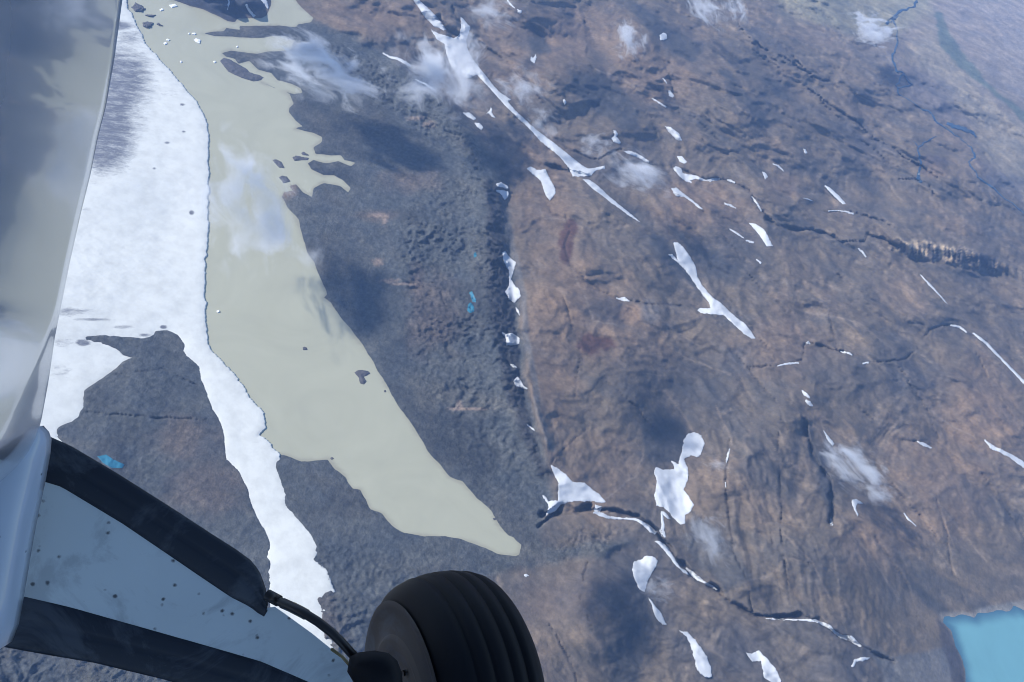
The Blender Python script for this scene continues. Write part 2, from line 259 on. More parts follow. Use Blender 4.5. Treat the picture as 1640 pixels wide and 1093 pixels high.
GULLIES = [  # points, half width px, depth m
 ([(1225,350),(1245,362),(1270,366),(1300,369),(1325,375),(1350,386),(1385,388),(1390,376),(1415,384),(1440,396)], 3.5, 22),
 ([(1198,588),(1245,586),(1283,577),(1290,550),(1320,555),(1345,560),(1370,570),(1385,582),(1420,578),(1450,575),(1470,555),(1490,528),(1525,520),(1550,533),(1580,552)], 1.7, 8),
 ([(1310,554),(1350,562)], 5, 16),
 ([(1247,690),(1249,760),(1250,850),(1257,900),(1262,940)], 1.5, 9),
 ([(1172,690),(1165,735),(1162,775),(1168,830),(1172,875),(1195,925),(1205,980)], 1.8, 9),
 ([(1285,665),(1290,690),(1305,730),(1328,770),(1333,800),(1329,835)], 5, 26),
 ([(862,842),(880,828),(920,818),(952,816),(990,818),(1025,828),(1048,845),(1062,865),(1085,895),(1110,922),(1150,946)], 4.5, 22),
 ([(870,825),(900,815),(945,812)], 8, 30),
 ([(975,818),(1020,826)], 5, 26),
 ([(1150,946),(1165,960),(1190,975),(1212,987),(1245,987),(1280,983),(1310,992),(1340,1015),(1380,1035),(1430,1060)], 4, 20),
 ([(1212,986),(1240,987),(1280,983)], 5, 30),
 ([(868,266),(890,268),(915,276),(940,282)], 5, 20),
 ([(905,235),(935,250),(960,255),(980,245),(995,239),(1040,262),(1080,270),(1130,287),(1165,290),(1200,305),(1210,330),(1235,355)], 2.2, 12),
 ([(1180,40),(1222,77),(1250,88),(1275,105),(1300,122),(1330,132)], 1.6, 18),
 ([(1290,140),(1340,175),(1370,192),(1390,215),(1430,240),(1470,265),(1500,285)], 1.8, 20),
 ([(1225,50),(1260,80),(1290,112)], 1.3, 14),
 ([(1255,118),(1290,140),(1325,170),(1342,190)], 1.0, 14),
 ([(1375,222),(1400,240),(1425,262),(1450,268)], 1.0, 12), ([(1440,287),(1465,286),(1482,293)], 1.3, 14), ([(1225,90),(1262,103),(1300,118)], 1.0, 14), ([(1488,298),(1495,312)], 2.0, 12), ([(1180,60),(1210,72)], 1.2, 12),
 ([(935,25),(942,70),(938,95)], 1.2, 6), ([(1062,95),(1078,140),(1092,200)], 1.2, 6), ([(1112,20),(1180,62),(1250,112)], 1.1, 7), ([(1160,480),(1200,520),(1232,562)], 1.3, 6), ([(1440,590),(1480,650),(1502,702)], 1.3, 6),
 ([(1340,440),(1400,482),(1482,522)], 1.3, 6), ([(1560,560),(1600,640),(1640,690)], 1.3, 6), ([(1368,640),(1420,700),(1470,708)], 1.3, 6), ([(958,600),(1010,642),(1050,690)], 1.4, 6), ([(1400,740),(1450,800),(1502,862)], 1.3, 6),
 ([(1560,742),(1600,802),(1642,862)], 1.3, 6), ([(1105,180),(1160,235),(1210,262)], 1.2, 6), ([(900,470),(930,560),(920,640)], 1.3, 5), ([(1180,570),(1240,640),(1262,690)], 1.3, 6), ([(1040,180),(1060,240),(1075,268)], 1.2, 6), ([(1150,360),(1200,440),(1260,500)], 1.3, 6),
 ([(880,1000),(910,1050),(925,1093)], 1.3, 5), ([(940,900),(930,960),(950,1010)], 1.3, 5), ([(1320,480),(1340,560)], 1.2, 5), ([(1420,140),(1380,130),(1330,100)], 1.0, 6),
 ([(1320,340),(1360,338),(1400,350),(1430,362)], 1.6, 10),
 ([(905,345),(912,370),(905,395),(912,425),(930,440),(960,465),(1000,482),(1050,487),(1115,492)], 2.2, 6),
 ([(870,318),(885,345),(905,352)], 2.0, 6),
 ([(700,30),(735,58)], 6, 16), ([(723,10),(740,45)], 4, 14),
 ([(1500,800),(1518,860),(1522,900),(1545,965)], 1.4, 6), ([(1400,860),(1450,930),(1482,1025)], 1.2, 5),
 ([(1275,860),(1300,910),(1312,960)], 1.2, 5), ([(1235,850),(1240,900),(1252,965)], 1.0, 4), ([(1330,880),(1345,960),(1365,985)], 1.0, 4),
 ([(140,660),(230,668),(330,672)], 1.5, 5), ([(175,600),(260,590),(320,620)], 1.2, 4),
 ([(640,360),(655,400),(680,430),(720,500)], 1.5, 4), ([(760,60),(800,90),(845,130),(870,165)], 1.5, 6),
 ([(870,760),(900,720),(950,680)], 1.2, 3),
]
PALE = [[(955,112),(1000,128),(1030,150),(1050,158),(1110,178),(1160,200),(1205,225)],[(1040,495),(1080,530),(1120,555)],[(1045,520),(1060,545),(1100,575),(1170,600)],
 [(845,540),(858,600),(868,650),(895,700)],[(1290,500),(1350,510),(1380,520),(1410,545)],[(1480,650),(1520,680),(1560,700)],[(1490,790),(1530,840),(1580,900)],[(1145,650),(1165,690),(1172,712)],
 [(915,430),(940,480),(950,515),(985,520),(1000,525)],[(862,330),(870,350),(905,352)],[(1255,855),(1300,900),(1330,960)],[(1350,830),(1400,900),(1440,960)],[(640,620),(700,640),(740,655),(735,680)],[(575,610),(660,640)],[(690,240),(720,250),(700,200)],
 [(200,720),(240,705),(280,700)],[(230,750),(290,755),(300,740)],[(440,890),(500,930)],[(1180,170),(1225,205),(1260,240),(1300,262)],[(970,800),(1020,760),(1035,700)],[(1500,880),(1540,930)],[(1120,300),(1180,330),(1240,345)]]
HILLS = [  # px, py, radius across the sun direction m, along m, height m
 (905,110,120,170,70),(860,20,110,120,60),(1020,70,110,150,50),(1010,640,70,130,38),(965,960,80,120,55),(1270,690,60,120,35),(950,420,120,90,14),
 (1100,350,150,120,25),(1180,820,90,200,22),(1330,930,110,120,20),(690,10,120,120,40),(1400,480,150,150,25),(120,800,80,100,18),(240,620,70,60,20),(1180,180,200,200,35),(1520,780,120,160,20),
 (420,15,60,60,30),(340,-10,120,60,60),(1300,620,60,80,20)]

# ------------------------------------------------------------------ the ground sheet
def spread_axis(a, b, step, lo, hi, grow=1.09):
    core = np.arange(a, b, step); l = []; r = []
    x = a; s = step
    while x > lo: s *= grow; x -= s; l.append(x)
    x = core[-1]; s = step
    while x < hi: s *= grow; x += s; r.append(x)
    r = [q for q in r if q < hi]+[hi]
    return np.array(l[::-1]+list(core)+r)
STEP = 0.0017
UA = spread_axis(-0.82, 0.82, STEP, -4, 4); VA = spread_axis(-0.70, 0.72, STEP, -2.5, 1.10)
UU, VV = np.meshgrid(UA, VA)
GX, GY, _ = ground(UU, VV)
PX, PY = pix_of(UU, VV)
n1 = fbm(GX, GY, 60, 4, 3.1)

def shore(dl, x, y):
    return dl+fbm(x, y, 45, 4, 5.5)*7
lake_d = sdf(GX, GY, gp(LAKE), 400, 400); slake_d = sdf(GX, GY, gp(SLAKE), 300, 300)
dist0 = np.minimum(lake_d, slake_d)
wd = np.minimum(lake_d, slake_d)+fbm(GX, GY, 40, 5, 5.5)*7*np.clip(np.abs(lake_d)/14, 0.5, 1)
inland = sstep(10, 260, wd)
MORAINE = [(385,40),(500,34),(560,55),(620,85),(690,140),(750,205),(795,265),(812,330),(822,400),(832,500),(842,600),(858,680),(876,740),(885,800),(862,850),(870,880),(960,870),(1010,868),(960,890),(860,905),(760,930),(640,960),
 (560,1130),(-300,1300),(-600,600),(-100,400),(300,450),(480,300),(400,150),(300,60)]
RIDGE = [(775,285),(800,295),(812,400),(822,500),(835,600),(850,690),(884,760),(866,764),(836,700),(806,620),(790,520),(780,410)]
CREST = [(440,75),(520,70),(600,95),(680,140),(730,190),(780,260),(760,290),(720,240),(640,185),(560,140),(480,110)]
RUBBLE = [(700,290),(775,290),(785,420),(800,560),(830,680),(868,770),(860,835),(800,835),(730,740),(680,690),(660,600),(655,480),(640,400),(650,340)]
RUBBLE2 = [(600,850),(720,870),(830,900),(850,860),(900,850),(1000,850),(960,880),(860,910),(760,925),(620,960),(560,900),(560,860)]
def pmask(poly, soft, amp=0.0, wl=40.0, off=0.0):
    d = sdf(PX, PY, poly, 1e3, soft*2+amp*2+4)
    if amp: d = d+fbm(GX, GY, wl, 3, off)*amp
    return 1-sstep(-soft, soft, d)
def pell(cx, cy, rx, ry, soft=0.6, amp=0.35, rot=0.0, wl=60.0):
    c, s = math.cos(R(rot)), math.sin(R(rot))
    dx = (PX-cx); dy = (PY-cy); a = (dx*c+dy*s)/rx; b = (-dx*s+dy*c)/ry
    m = np.zeros(PX.shape); k = (np.abs(a) < 2) & (np.abs(b) < 2)
    r = np.hypot(a[k], b[k])+amp*fbm(GX[k], GY[k], wl, 3, cx)
    m[k] = 1-sstep(1-soft, 1+soft, r); return m
mor = pmask(MORAINE, 9, 9, 80); rid = pmask(RIDGE, 6, 8, 50, 2.0); cre = pmask(CREST, 12, 8, 60, 4.0)
rub = pmask(RUBBLE, 14, 10, 60, 6.0); rub2 = np.maximum(pmask(RUBBLE2, 14, 10, 50, 8.0), 0.8*pmask([(500,890),(600,860),(700,900),(640,1000),(600,1130),(-80,1160),(-80,1015),(200,1035),(420,1080),(530,1000)], 14, 10, 50, 3.0))
rough = np.clip(rid*1.3+cre*0.8+rub*0.75+rub2*0.8, 0, 1.3)*np.clip(0.85+0.9*fbm(GX, GY, 130, 3, 97.0), 0.3, 1.4)
# heights
h = np.clip(wd*0.22, -6, 3.5)
HS = inland*(8+fbm(GX, GY, 520, 3, 1.0)*14)
h += HS
bed = 1-sstep(-14, -5, sdf(GX, GY, gp(GLACIER), 400, 60))
far = sstep(-140, 160, (PX-1330)*0.62-(PY+20)*0.78)
hill = inland*(1-mor)*(1-bed)*(1-0.72*far)
h += hill*(fbm(GX, GY, 620, 3, 8.0)*72+6)
ca, sa = math.cos(R(-8)), math.sin(R(-8))
wpx = fbm(GX, GY, 420, 3, 41.0)*130; wpy = fbm(GX, GY, 420, 3, 47.0)*130
SY, SX = (GX+wpx)*ca+(GY+wpy)*sa, -(GX+wpx)*sa+(GY+wpy)*ca      # SY runs along the grain of the land, SX across it
FY, FX = GX*0.42-GY*0.90+wpx*0.5, GX*0.90+GY*0.42+wpy*0.5       # grain of the slope above the blue lake
fan = pmask([(1225,830),(1330,850),(1450,850),(1520,960),(1480,1040),(1400,1035),(1300,985),(1225,980),(1180,900)], 40, 10)
fan = np.maximum(fan, pmask([(1130,680),(1280,680),(1290,960),(1210,970),(1150,850)], 30, 8))
stre = fbm(SX*2.2, SY*0.7, 120, 4, 4.0)
WXX, WYY = GX+fbm(GX, GY, 260, 3, 51.0)*110, GY+fbm(GX, GY, 260, 3, 57.0)*110
fold = ridged(WXX*0.8, WYY, 210, 5, 2.0, 0.5)
fanr = ridged(FX*1.0, FY*0.22, 46, 3, 3.0)
wob = fbm(GX, GY, 90, 2, 3.0)*14
vall = ridged(SX*1.5+wob, SY*0.62-wob, 120, 5, 33.0, 0.6)
h += hill*(stre*8+fold*19-vall*5+fbm(GX, GY, 34, 3, 7.0)*3.2+fan*fanr*7)
crk = np.clip(1-np.abs(perlin((WXX+WYY*0.4)/150, WYY/90+5))*16, 0, 1)*sstep(0.0, 0.35, fbm(GX, GY, 300, 3, 61.0)-0.05)
h -= hill*crk*2.5
wob = fbm(GX, GY, 90, 2, 3.0)*14
rb = ridged(GX*0.8+wob*1.5, GY*0.9-wob, 26, 4, 1.0, 0.7)*0.75+0.25*ridged(GX+wob, GY-wob*1.4, 110, 2, 6.0)
h += inland**0.5*rough*(rb-0.45)*23
h += inland**0.4*mor*(fbm(GX, GY, 60, 4, 9.0)*2.2+fbm(SX*2.6, SY*0.5, 60, 3, 9.9)*1.2+fbm(GX, GY, 20, 3, 1.9)*2.4)
h += rid*3*inland
h += 26*np.exp(-(line_d(GX+wob, GY+wob, gp([(640,110),(700,160),(750,225),(778,300),(780,430),(796,540),(826,640),(862,735)]), 200)/42)**2)*inland
for hx, hy, ra, rb_, hh in HILLS:
    c0 = gp([(hx, hy)])[0]
    q = np.hypot((GX-c0[0])/ra, (GY-c0[1])/rb_)*(1+0.35*fbm(GX, GY, 150, 2, hx))
    h += hh*np.exp(-q*q)*np.clip(inland*1.5, 0, 1)
# far peaks at the top left headland
for hx, hy, ra, hh in ((330,-30,90,70),(400,6,50,38),(355,8,40,26)):
    c0 = gp([(hx, hy)])[0]; q = np.hypot(GX-c0[0], GY-c0[1])/ra
    h += hh*np.clip(1-q, 0, 1)*(0.7+0.5*ridged(GX, GY, 60, 3, hx))*sstep(0, 40, wd)
gul = np.zeros(PX.shape, np.float32); gj1 = fbm(PX, PY, 30, 4, 3.0, 0.6); gj2 = fbm(PX, PY, 30, 4, 12.0, 0.6); gw = np.clip(0.8+1.3*fbm(PX, PY, 24, 2, 71.0), 0.25, 1.6); gd = np.clip(0.9+1.1*fbm(PX, PY, 40, 2, 77.0), 0.3, 1.4)
for pts, w, dep in GULLIES:
    xj = PX+gj1*4.2; yj = PY+gj2*4.2
    d = line_d(xj, yj, pts, 60)/(w*gw)
    g = 1-sstep(0.35, 1.0, d)
    h -= dep*g*gd*sstep(4, 40, wd); gul = np.maximum(gul, g)
# the canyon wall: an escarpment that faces the camera
yc = np.interp(PX, [1400,1440,1500,1560,1605,1640], [380,394,402,414,428,440])
dd = yc-PY+fbm(PX, PY, 20, 3, 6.0)*5+np.clip(ridged(PX, PY*0.18, 14, 2, 2.0)-0.35, 0, 1)*13
wm = sstep(1400, 1450, PX)*(1-sstep(1570, 1680, PX))
wall = sstep(-17, 14, dd)*wm
h += 42*wall*np.exp(-np.clip(dd-12, 0, None)/110)
wmc = sstep(1425, 1450, PX)*(1-sstep(1596, 1612, PX))
wallband = wmc*sstep(-16, -8, dd)*(1-sstep(10, 18, dd))
h -= wmc*9*np.exp(-((yc-PY+19)/4)**2)
plain = sstep(0, 60, (PX-1330)*0.62-(PY+20)*0.78+0)   # far valley floor, towards the upper right
h = h*(1-0.8*plain)+plain*6
h = h*(1-bed)+(HS-3)*bed
# ---- ground colour (what the ground is made of, with some shade and haze painted in)
def mix(a, b, m): return a*(1-m[..., None])+np.array(b)*m[..., None]
col = np.zeros(PX.shape+(3,)); col[...] = (0.122, 0.104, 0.088)
nb = fbm(GX, GY, 300, 4, 6.0); ns = fbm(SX*1.8, SY*0.6, 220, 5, 2.2); nf = fbm(GX, GY, 30, 4, 1.2)
col = mix(col, (0.088, 0.082, 0.080), sstep(-0.05, 0.4, ns))
col = mix(col, (0.165, 0.130, 0.105), 0.7*sstep(0.05, 0.6, nb+0.4*nf))
col = mix(col, (0.085, 0.082, 0.088), sstep(0.15, 0.6, fbm(GX, GY, 420, 4, 12.0)))
col = mix(col, (0.22, 0.185, 0.155), 0.5*sstep(0.30, 0.55, ridged(WXX, WYY, 150, 4, 5.0)-0.35+0.2*nf))
for e in ((945,500,70,75),(875,335,50,60),(900,450,50,80),(1000,545,60,40),(880,650,45,60),(960,770,60,60),(870,250,40,30),(1100,330,60,40),(840,80,70,60),(940,60,90,40),(1040,120,80,40),(1250,300,25,20),(1500,790,80,70),(1570,640,60,60),(1400,860,50,50),(1560,700,70,50),(1260,560,70,40),(600,25,90,30),(880,560,40,60),(1130,330,70,30)):
    col = mix(col, (0.185, 0.135, 0.103), 0.5*pell(*e, soft=0.8, amp=0.6))
for e in ((905,395,11,30),(945,552,20,20),(970,550,16,10),(915,365,10,14)): col = mix(col, (0.075, 0.040, 0.036), 0.9*pell(*e, soft=0.3, amp=0.5, wl=25))
col = mix(col, (0.085, 0.075, 0.075), 0.9*pell(985,498,50,20, soft=0.3, rot=5)); col = mix(col, (0.23, 0.165, 0.12), 0.8*pell(1012,503,20,14, soft=0.4))
col = mix(col, (0.13,0.125,0.13), 0.7*pell(1042,500,14,22, soft=0.3))
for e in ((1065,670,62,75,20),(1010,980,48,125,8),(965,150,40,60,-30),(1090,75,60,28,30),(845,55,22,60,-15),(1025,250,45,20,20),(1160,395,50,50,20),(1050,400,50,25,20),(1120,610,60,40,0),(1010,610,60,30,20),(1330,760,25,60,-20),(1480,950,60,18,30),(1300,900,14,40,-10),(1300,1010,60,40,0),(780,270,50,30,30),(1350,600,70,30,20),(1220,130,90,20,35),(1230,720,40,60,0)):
    col = mix(col, (0.062, 0.062, 0.068), 0.6*pell(*e[:4], soft=0.75, amp=0.5, rot=e[4]))  # dark ground, partly slope and cloud shade painted into the colour
VEIN = np.clip(1-np.abs(perlin(WXX/120+3, WYY/85))*22, 0, 1)
col = mix(col, (0.22, 0.18, 0.15), 0.45*VEIN*sstep(-0.1, 0.3, nb)); col = mix(col, (0.05, 0.048, 0.052), 0.3*crk)
col = mix(col, (0.06, 0.058, 0.062), 0.42*sstep(0.25, 0.6, fbm(SX*1.6, SY*0.7, 130, 4, 81.0))*(1-mor))
pn = fbm(PX, PY, 25, 3, 91.0)*4
for pts in PALE:
    m_ = 1-sstep(0.6, 2.2, line_d(PX+pn, PY+pn*0.7, pts, 20))
    col = mix(col, (0.21, 0.175, 0.15), 0.55*m_)
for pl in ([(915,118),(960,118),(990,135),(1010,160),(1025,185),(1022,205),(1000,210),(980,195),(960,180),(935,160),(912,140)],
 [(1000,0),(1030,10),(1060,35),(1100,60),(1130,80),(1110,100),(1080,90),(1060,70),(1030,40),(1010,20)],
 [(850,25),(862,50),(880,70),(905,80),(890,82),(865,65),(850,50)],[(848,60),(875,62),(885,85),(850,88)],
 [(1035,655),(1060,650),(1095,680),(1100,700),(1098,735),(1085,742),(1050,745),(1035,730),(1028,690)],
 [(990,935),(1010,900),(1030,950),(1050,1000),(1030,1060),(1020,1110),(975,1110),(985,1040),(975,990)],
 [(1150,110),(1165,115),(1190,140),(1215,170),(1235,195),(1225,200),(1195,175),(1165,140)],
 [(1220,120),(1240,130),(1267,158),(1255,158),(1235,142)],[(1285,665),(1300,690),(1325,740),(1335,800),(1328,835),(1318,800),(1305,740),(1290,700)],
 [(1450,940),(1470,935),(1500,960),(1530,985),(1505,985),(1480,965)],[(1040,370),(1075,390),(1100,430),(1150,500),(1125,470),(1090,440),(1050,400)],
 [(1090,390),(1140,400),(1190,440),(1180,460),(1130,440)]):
    col = mix(col, (0.050, 0.053, 0.062), 0.85*pmask(pl, 5, 7, 60))  # dark rock and shaded hill flanks, the shade painted into the colour
col = mix(col, (0.078, 0.080, 0.086), 0.8*pmask([(1110,820),(1150,850),(1190,900),(1200,930),(1160,945),(1110,900),(1095,860)], 10, 12))
col = mix(col, (0.082, 0.092, 0.102), mor)
col = mix(col, (0.050, 0.055, 0.062), mor*sstep(0.1, 0.5, fbm(GX, GY, 260, 3, 20.0))*0.8)
col = mix(col, (0.098, 0.100, 0.100), mor*sstep(0.0, 0.6, ns)*0.7)
for e in ((690,505,40,60),(660,290,40,18),(330,780,60,40),(300,700,50,30),(480,1000,60,40),(900,960,70,50),(600,345,30,8),(668,450,10,30)): col = mix(col, (0.135, 0.110, 0.100), 0.6*pell(*e, soft=0.7, amp=0.6))
for e in ((606,345,14,3),(616,352,4,9),(605,420,8,5),(625,450,12,3),(668,190,14,3),(688,200,8,5),(670,945,3,3),(670,945,9,4),(730,655,10,3),(735,648,4,7),(760,655,20,2),(645,455,18,2)): col = mix(col, (0.30, 0.24, 0.21), 0.7*pell(*e, soft=0.7, amp=0.9, wl=14))
col = mix(col, (0.048, 0.050, 0.060), rid*0.85)
col = mix(col, (0.115,0.115,0.122), 0.8*(1-sstep(3,7,line_d(PX+n1*3, PY+n1*3, [(800,330),(818,380),(838,470),(842,540),(855,600),(862,660),(885,720)], 40)))*(1-rid))
col = mix(col, (0.115, 0.118, 0.128), pmask([(1383,1032),(1430,1052),(1480,1044),(1530,1036),(1550,1110),(1560,1200),(1440,1200),(1412,1075)], 5, 3))
col = mix(col, (0.15,0.15,0.15), pmask([(1505,1000),(1520,985),(1560,984),(1570,974),(1612,966),(1640,962),(1700,950),(1700,985),(1560,995)], 4, 2))
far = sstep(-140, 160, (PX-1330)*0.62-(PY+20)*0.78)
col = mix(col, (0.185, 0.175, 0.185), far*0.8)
col = mix(col, (0.22, 0.22, 0.22), 0.6*(1-sstep(2, 16, slake_d)))
col = mix(col, (0.045, 0.045, 0.058), 0.85*pmask([(1500,992),(1514,998),(1524,1012),(1533,1035),(1543,1060),(1550,1110),(1532,1110),(1518,1060),(1506,1020)], 4, 3))
col = mix(col, (0.180, 0.178, 0.140), 0.75*pmask([(1150,-80),(1500,-80),(1490,10),(1440,60),(1350,52),(1260,18)], 14, 18, 200))
col = mix(col, (0.195, 0.180, 0.155), 0.65*pmask([(1480,20),(1540,110),(1640,200),(1700,260),(1700,360),(1600,300),(1540,180),(1450,90)], 16, 16, 200))
col = mix(col, (0.08, 0.085, 0.12), 0.5*pmask([(1560,255),(1640,290),(1640,330),(1590,300)], 8, 8)); col = mix(col, (0.09, 0.095, 0.13), 0.45*pell(1480,140,55,24, rot=20))
col = mix(col, (0.09, 0.095, 0.13), 0.4*pell(1520,180,50,12, rot=20))
col = mix(col, (0.09, 0.075, 0.085), 0.7*pell(1495,258,22,9, rot=10, soft=0.3)); col = mix(col, (0.20,0.15,0.12), 0.5*pell(1500,275,20,10))
teal = pmask([(1497,17),(1508,22),(1516,40),(1525,58),(1545,88),(1562,108),(1579,129),(1600,148),(1640,178),(1760,280),(1760,320),(1640,196),(1606,162),(1575,138),(1538,108),(1514,85),(1503,58)], 2.5, 5, 60)
col = mix(col, (0.045, 0.085, 0.085), teal*0.65)
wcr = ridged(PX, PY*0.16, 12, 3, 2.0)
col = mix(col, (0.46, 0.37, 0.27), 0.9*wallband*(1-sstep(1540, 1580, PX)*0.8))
col = mix(col, (0.035, 0.04, 0.06), 0.9*wallband*sstep(0.35, 0.62, wcr+0.12*sstep(1520, 1570, PX)))  # shadow in the cliff cracks, painted as dark colour
col = mix(col, (0.045, 0.050, 0.068), pmask([(270,-70),(277,0),(305,10),(325,15),(345,24),(365,34),(378,36),(382,30),(434,10),(440,-70)], 3))
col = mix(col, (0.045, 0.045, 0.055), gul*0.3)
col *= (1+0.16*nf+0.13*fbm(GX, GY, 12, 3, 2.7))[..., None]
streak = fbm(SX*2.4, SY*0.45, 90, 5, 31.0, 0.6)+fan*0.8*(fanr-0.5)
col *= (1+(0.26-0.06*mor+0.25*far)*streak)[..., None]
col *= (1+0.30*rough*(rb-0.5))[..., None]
col *= np.array([1.06, 1.055, 0.99])*(1-0.08*mor+0.55*far)[..., None]  # far ground lightened in its colour, in place of thicker haze
col = np.clip(col, 0.012, 0.9)

SNOWP = [(gp(o), lab) for o, lab in SNOW]
X, Y, Z = ground(UU, VV, h)
def grid_faces(ny, nx):
    i = np.arange(ny*nx).reshape(ny, nx)
    return np.stack([i[:-1, :-1], i[:-1, 1:], i[1:, 1:], i[1:, :-1]], -1).reshape(-1, 4)
def mesh_np(name, co, faces, mat=None, smooth=True, parent=None):
    me = bpy.data.meshes.new(name)
    me.vertices.add(len(co)); me.vertices.foreach_set('co', np.asarray(co, np.float32).ravel())
    me.loops.add(faces.size); me.loops.foreach_set('vertex_index', faces.astype(np.int32).ravel())
    me.polygons.add(len(faces)); k = faces.shape[1]
    me.polygons.foreach_set('loop_start', np.arange(0, faces.size, k, dtype=np.int32))
    me.polygons.foreach_set('loop_total', np.full(len(faces), k, np.int32))
    me.update(calc_edges=True)
    me.polygons.foreach_set('use_smooth', np.full(len(faces), smooth))
    if mat: me.materials.append(mat)
    o = bpy.data.objects.new(name, me); C.objects.link(o)
    if parent: o.parent = parent
    return o
def tag(o, label=None, cat=None, group=None, kind=None):
    if label: o['label'] = label
    if cat: o['category'] = cat
    if group: o['group'] = group
    if kind: o['kind'] = kind
    return o
def hgt(u, v, h=None):
    """Ground height in direction u, v, read from the ground sheet."""
    h = globals()["h"] if h is None else h
    i = np.clip(np.searchsorted(UA, u)-1, 0, len(UA)-2); j = np.clip(np.searchsorted(VA, v)-1, 0, len(VA)-2)
    a = (u-UA[i])/(UA[i+1]-UA[i]); b = (v-VA[j])/(VA[j+1]-VA[j])
    return (h[j, i]*(1-a)+h[j, i+1]*a)*(1-b)+(h[j+1, i]*(1-a)+h[j+1, i+1]*a)*b

# ------------------------------------------------------------------ materials
def newmat(name):
    m = bpy.data.materials.new(name); m.use_nodes = True
    return m, m.node_tree, m.node_tree.nodes['Principled BSDF']
def nd(nt, t, **k):
    n = nt.nodes.new(t)
    for a, b in k.items(): setattr(n, a, b)
    return n
def noise(nt, vec, scale, detail=4, rough=0.5, dist=0.0):
    n = nd(nt, 'ShaderNodeTexNoise'); n.inputs['Scale'].default_value = scale; n.inputs['Detail'].default_value = detail
    n.inputs['Roughness'].default_value = rough; n.inputs['Distortion'].default_value = dist; nt.links.new(vec, n.inputs['Vector']); return n
def ramp(nt, fac, stops):
    r = nd(nt, 'ShaderNodeValToRGB'); e = r.color_ramp.elements
    while len(e) < len(stops): e.new(0.5)
    for q, (p, c) in zip(e, stops): q.position = p; q.color = (*c, 1) if len(c) == 3 else c
    nt.links.new(fac, r.inputs[0]); return r
def mixc(nt, a, b, fac, mode='MIX'):
    m = nd(nt, 'ShaderNodeMix', data_type='RGBA', blend_type=mode)
    for s, v in ((0, fac), (6, a), (7, b)):
        if hasattr(v, 'is_linked') or hasattr(v, 'links'): nt.links.new(v, m.inputs[s])
        else: m.inputs[s].default_value = v if s == 0 else (*v, 1)
    return m.outputs[2]
def bump(nt, hsock, strength, dist, chain=None):
    b = nd(nt, 'ShaderNodeBump'); b.inputs['Strength'].default_value = strength; b.inputs['Distance'].default_value = dist
    nt.links.new(hsock, b.inputs['Height'])
    if chain: nt.links.new(chain, b.inputs['Normal'])
    return b.outputs[0]
def geo(nt): return nd(nt, 'ShaderNodeNewGeometry').outputs['Position']

gm, nt, bs = newmat('ground_rock')
at = nd(nt, 'ShaderNodeAttribute'); at.attribute_name = 'soil_and_shade'
pos = geo(nt)
v1 = ramp(nt, noise(nt, pos, 0.11, 6, 0.7).outputs[0], [(0.32, (0.5,)*3), (0.5, (1.0,)*3), (0.68, (1.6, 1.57, 1.5))])
fa = nd(nt, 'ShaderNodeMath', operation='MULTIPLY_ADD'); nt.links.new(at.outputs['Alpha'], fa.inputs[0]); fa.inputs[1].default_value = 0.5; fa.inputs[2].default_value = 0.34
c1 = mixc(nt, at.outputs['Color'], v1.outputs[0], fa.outputs[0], 'MULTIPLY')
v2 = ramp(nt, noise(nt, pos, 0.012, 5, 0.6, 0.3).outputs[0], [(0.35, (0.75, 0.78, 0.85)), (0.6, (1.15, 1.08, 1.0))])
c2 = mixc(nt, c1, v2.outputs[0], 0.8, 'MULTIPLY')
nt.links.new(c2, bs.inputs['Base Color']); bs.inputs['Roughness'].default_value = 0.95; bs.inputs['Specular IOR Level'].default_value = 0.15
b0 = bump(nt, noise(nt, pos, 0.028, 6, 0.6, 0.0).outputs[0], 0.4, 12.0)
b1 = bump(nt, noise(nt, pos, 0.10, 6, 0.75).outputs[0], 0.95, 6.0, b0)
nt.links.new(b1, bs.inputs['Normal']); nt.links.new(fa.outputs[0], b1.node.inputs['Strength'])

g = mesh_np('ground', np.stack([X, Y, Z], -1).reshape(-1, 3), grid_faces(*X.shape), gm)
ca_ = g.data.color_attributes.new('soil_and_shade', 'FLOAT_COLOR', 'POINT')
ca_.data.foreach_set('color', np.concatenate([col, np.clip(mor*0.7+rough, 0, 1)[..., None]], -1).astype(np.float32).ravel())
tag(g, kind='structure')

def snow_mat(name, base, grain, bdist=1.0, dirt=False):
    m, nt, bs = newmat(name); pos = geo(nt)
    c = ramp(nt, noise(nt, pos, grain, 6, 0.65).outputs[0], [(0.3, tuple(x*0.84 for x in base)), (0.6, base)])
    out = c.outputs[0]
    if dirt:
        a = nd(nt, 'ShaderNodeAttribute'); a.attribute_name = 'debris'
        mp = nd(nt, 'ShaderNodeMapping'); mp.vector_type = 'TEXTURE'; mp.inputs['Rotation'].default_value = (0, 0, R(30)); mp.inputs['Scale'].default_value = (2.4, 0.75, 1)
        nt.links.new(pos, mp.inputs[0])
        n = noise(nt, mp.outputs[0], 0.045, 10, 0.92, 0.3)
        ad = nd(nt, 'ShaderNodeMath', operation='MULTIPLY_ADD'); nt.links.new(a.outputs['Fac'], ad.inputs[0]); ad.inputs[1].default_value = 0.40; nt.links.new(n.outputs[0], ad.inputs[2])
        rr = ramp(nt, ad.outputs[0], [(0.70, (0, 0, 0)), (0.92, (0.9, 0.9, 0.9))])
        out = mixc(nt, out, (0.085, 0.09, 0.115), rr.outputs[0])
    nt.links.new(out, bs.inputs['Base Color']); bs.inputs['Roughness'].default_value = 0.75
    bs.inputs['Specular IOR Level'].default_value = 0.2
    nt.links.new(bump(nt, noise(nt, pos, grain*1.5, 6, 0.7).outputs[0], 0.6, bdist), bs.inputs['Normal'])
    return m
SNOWM = snow_mat('old_snow', (0.56, 0.59, 0.62), 0.04, 0.5)
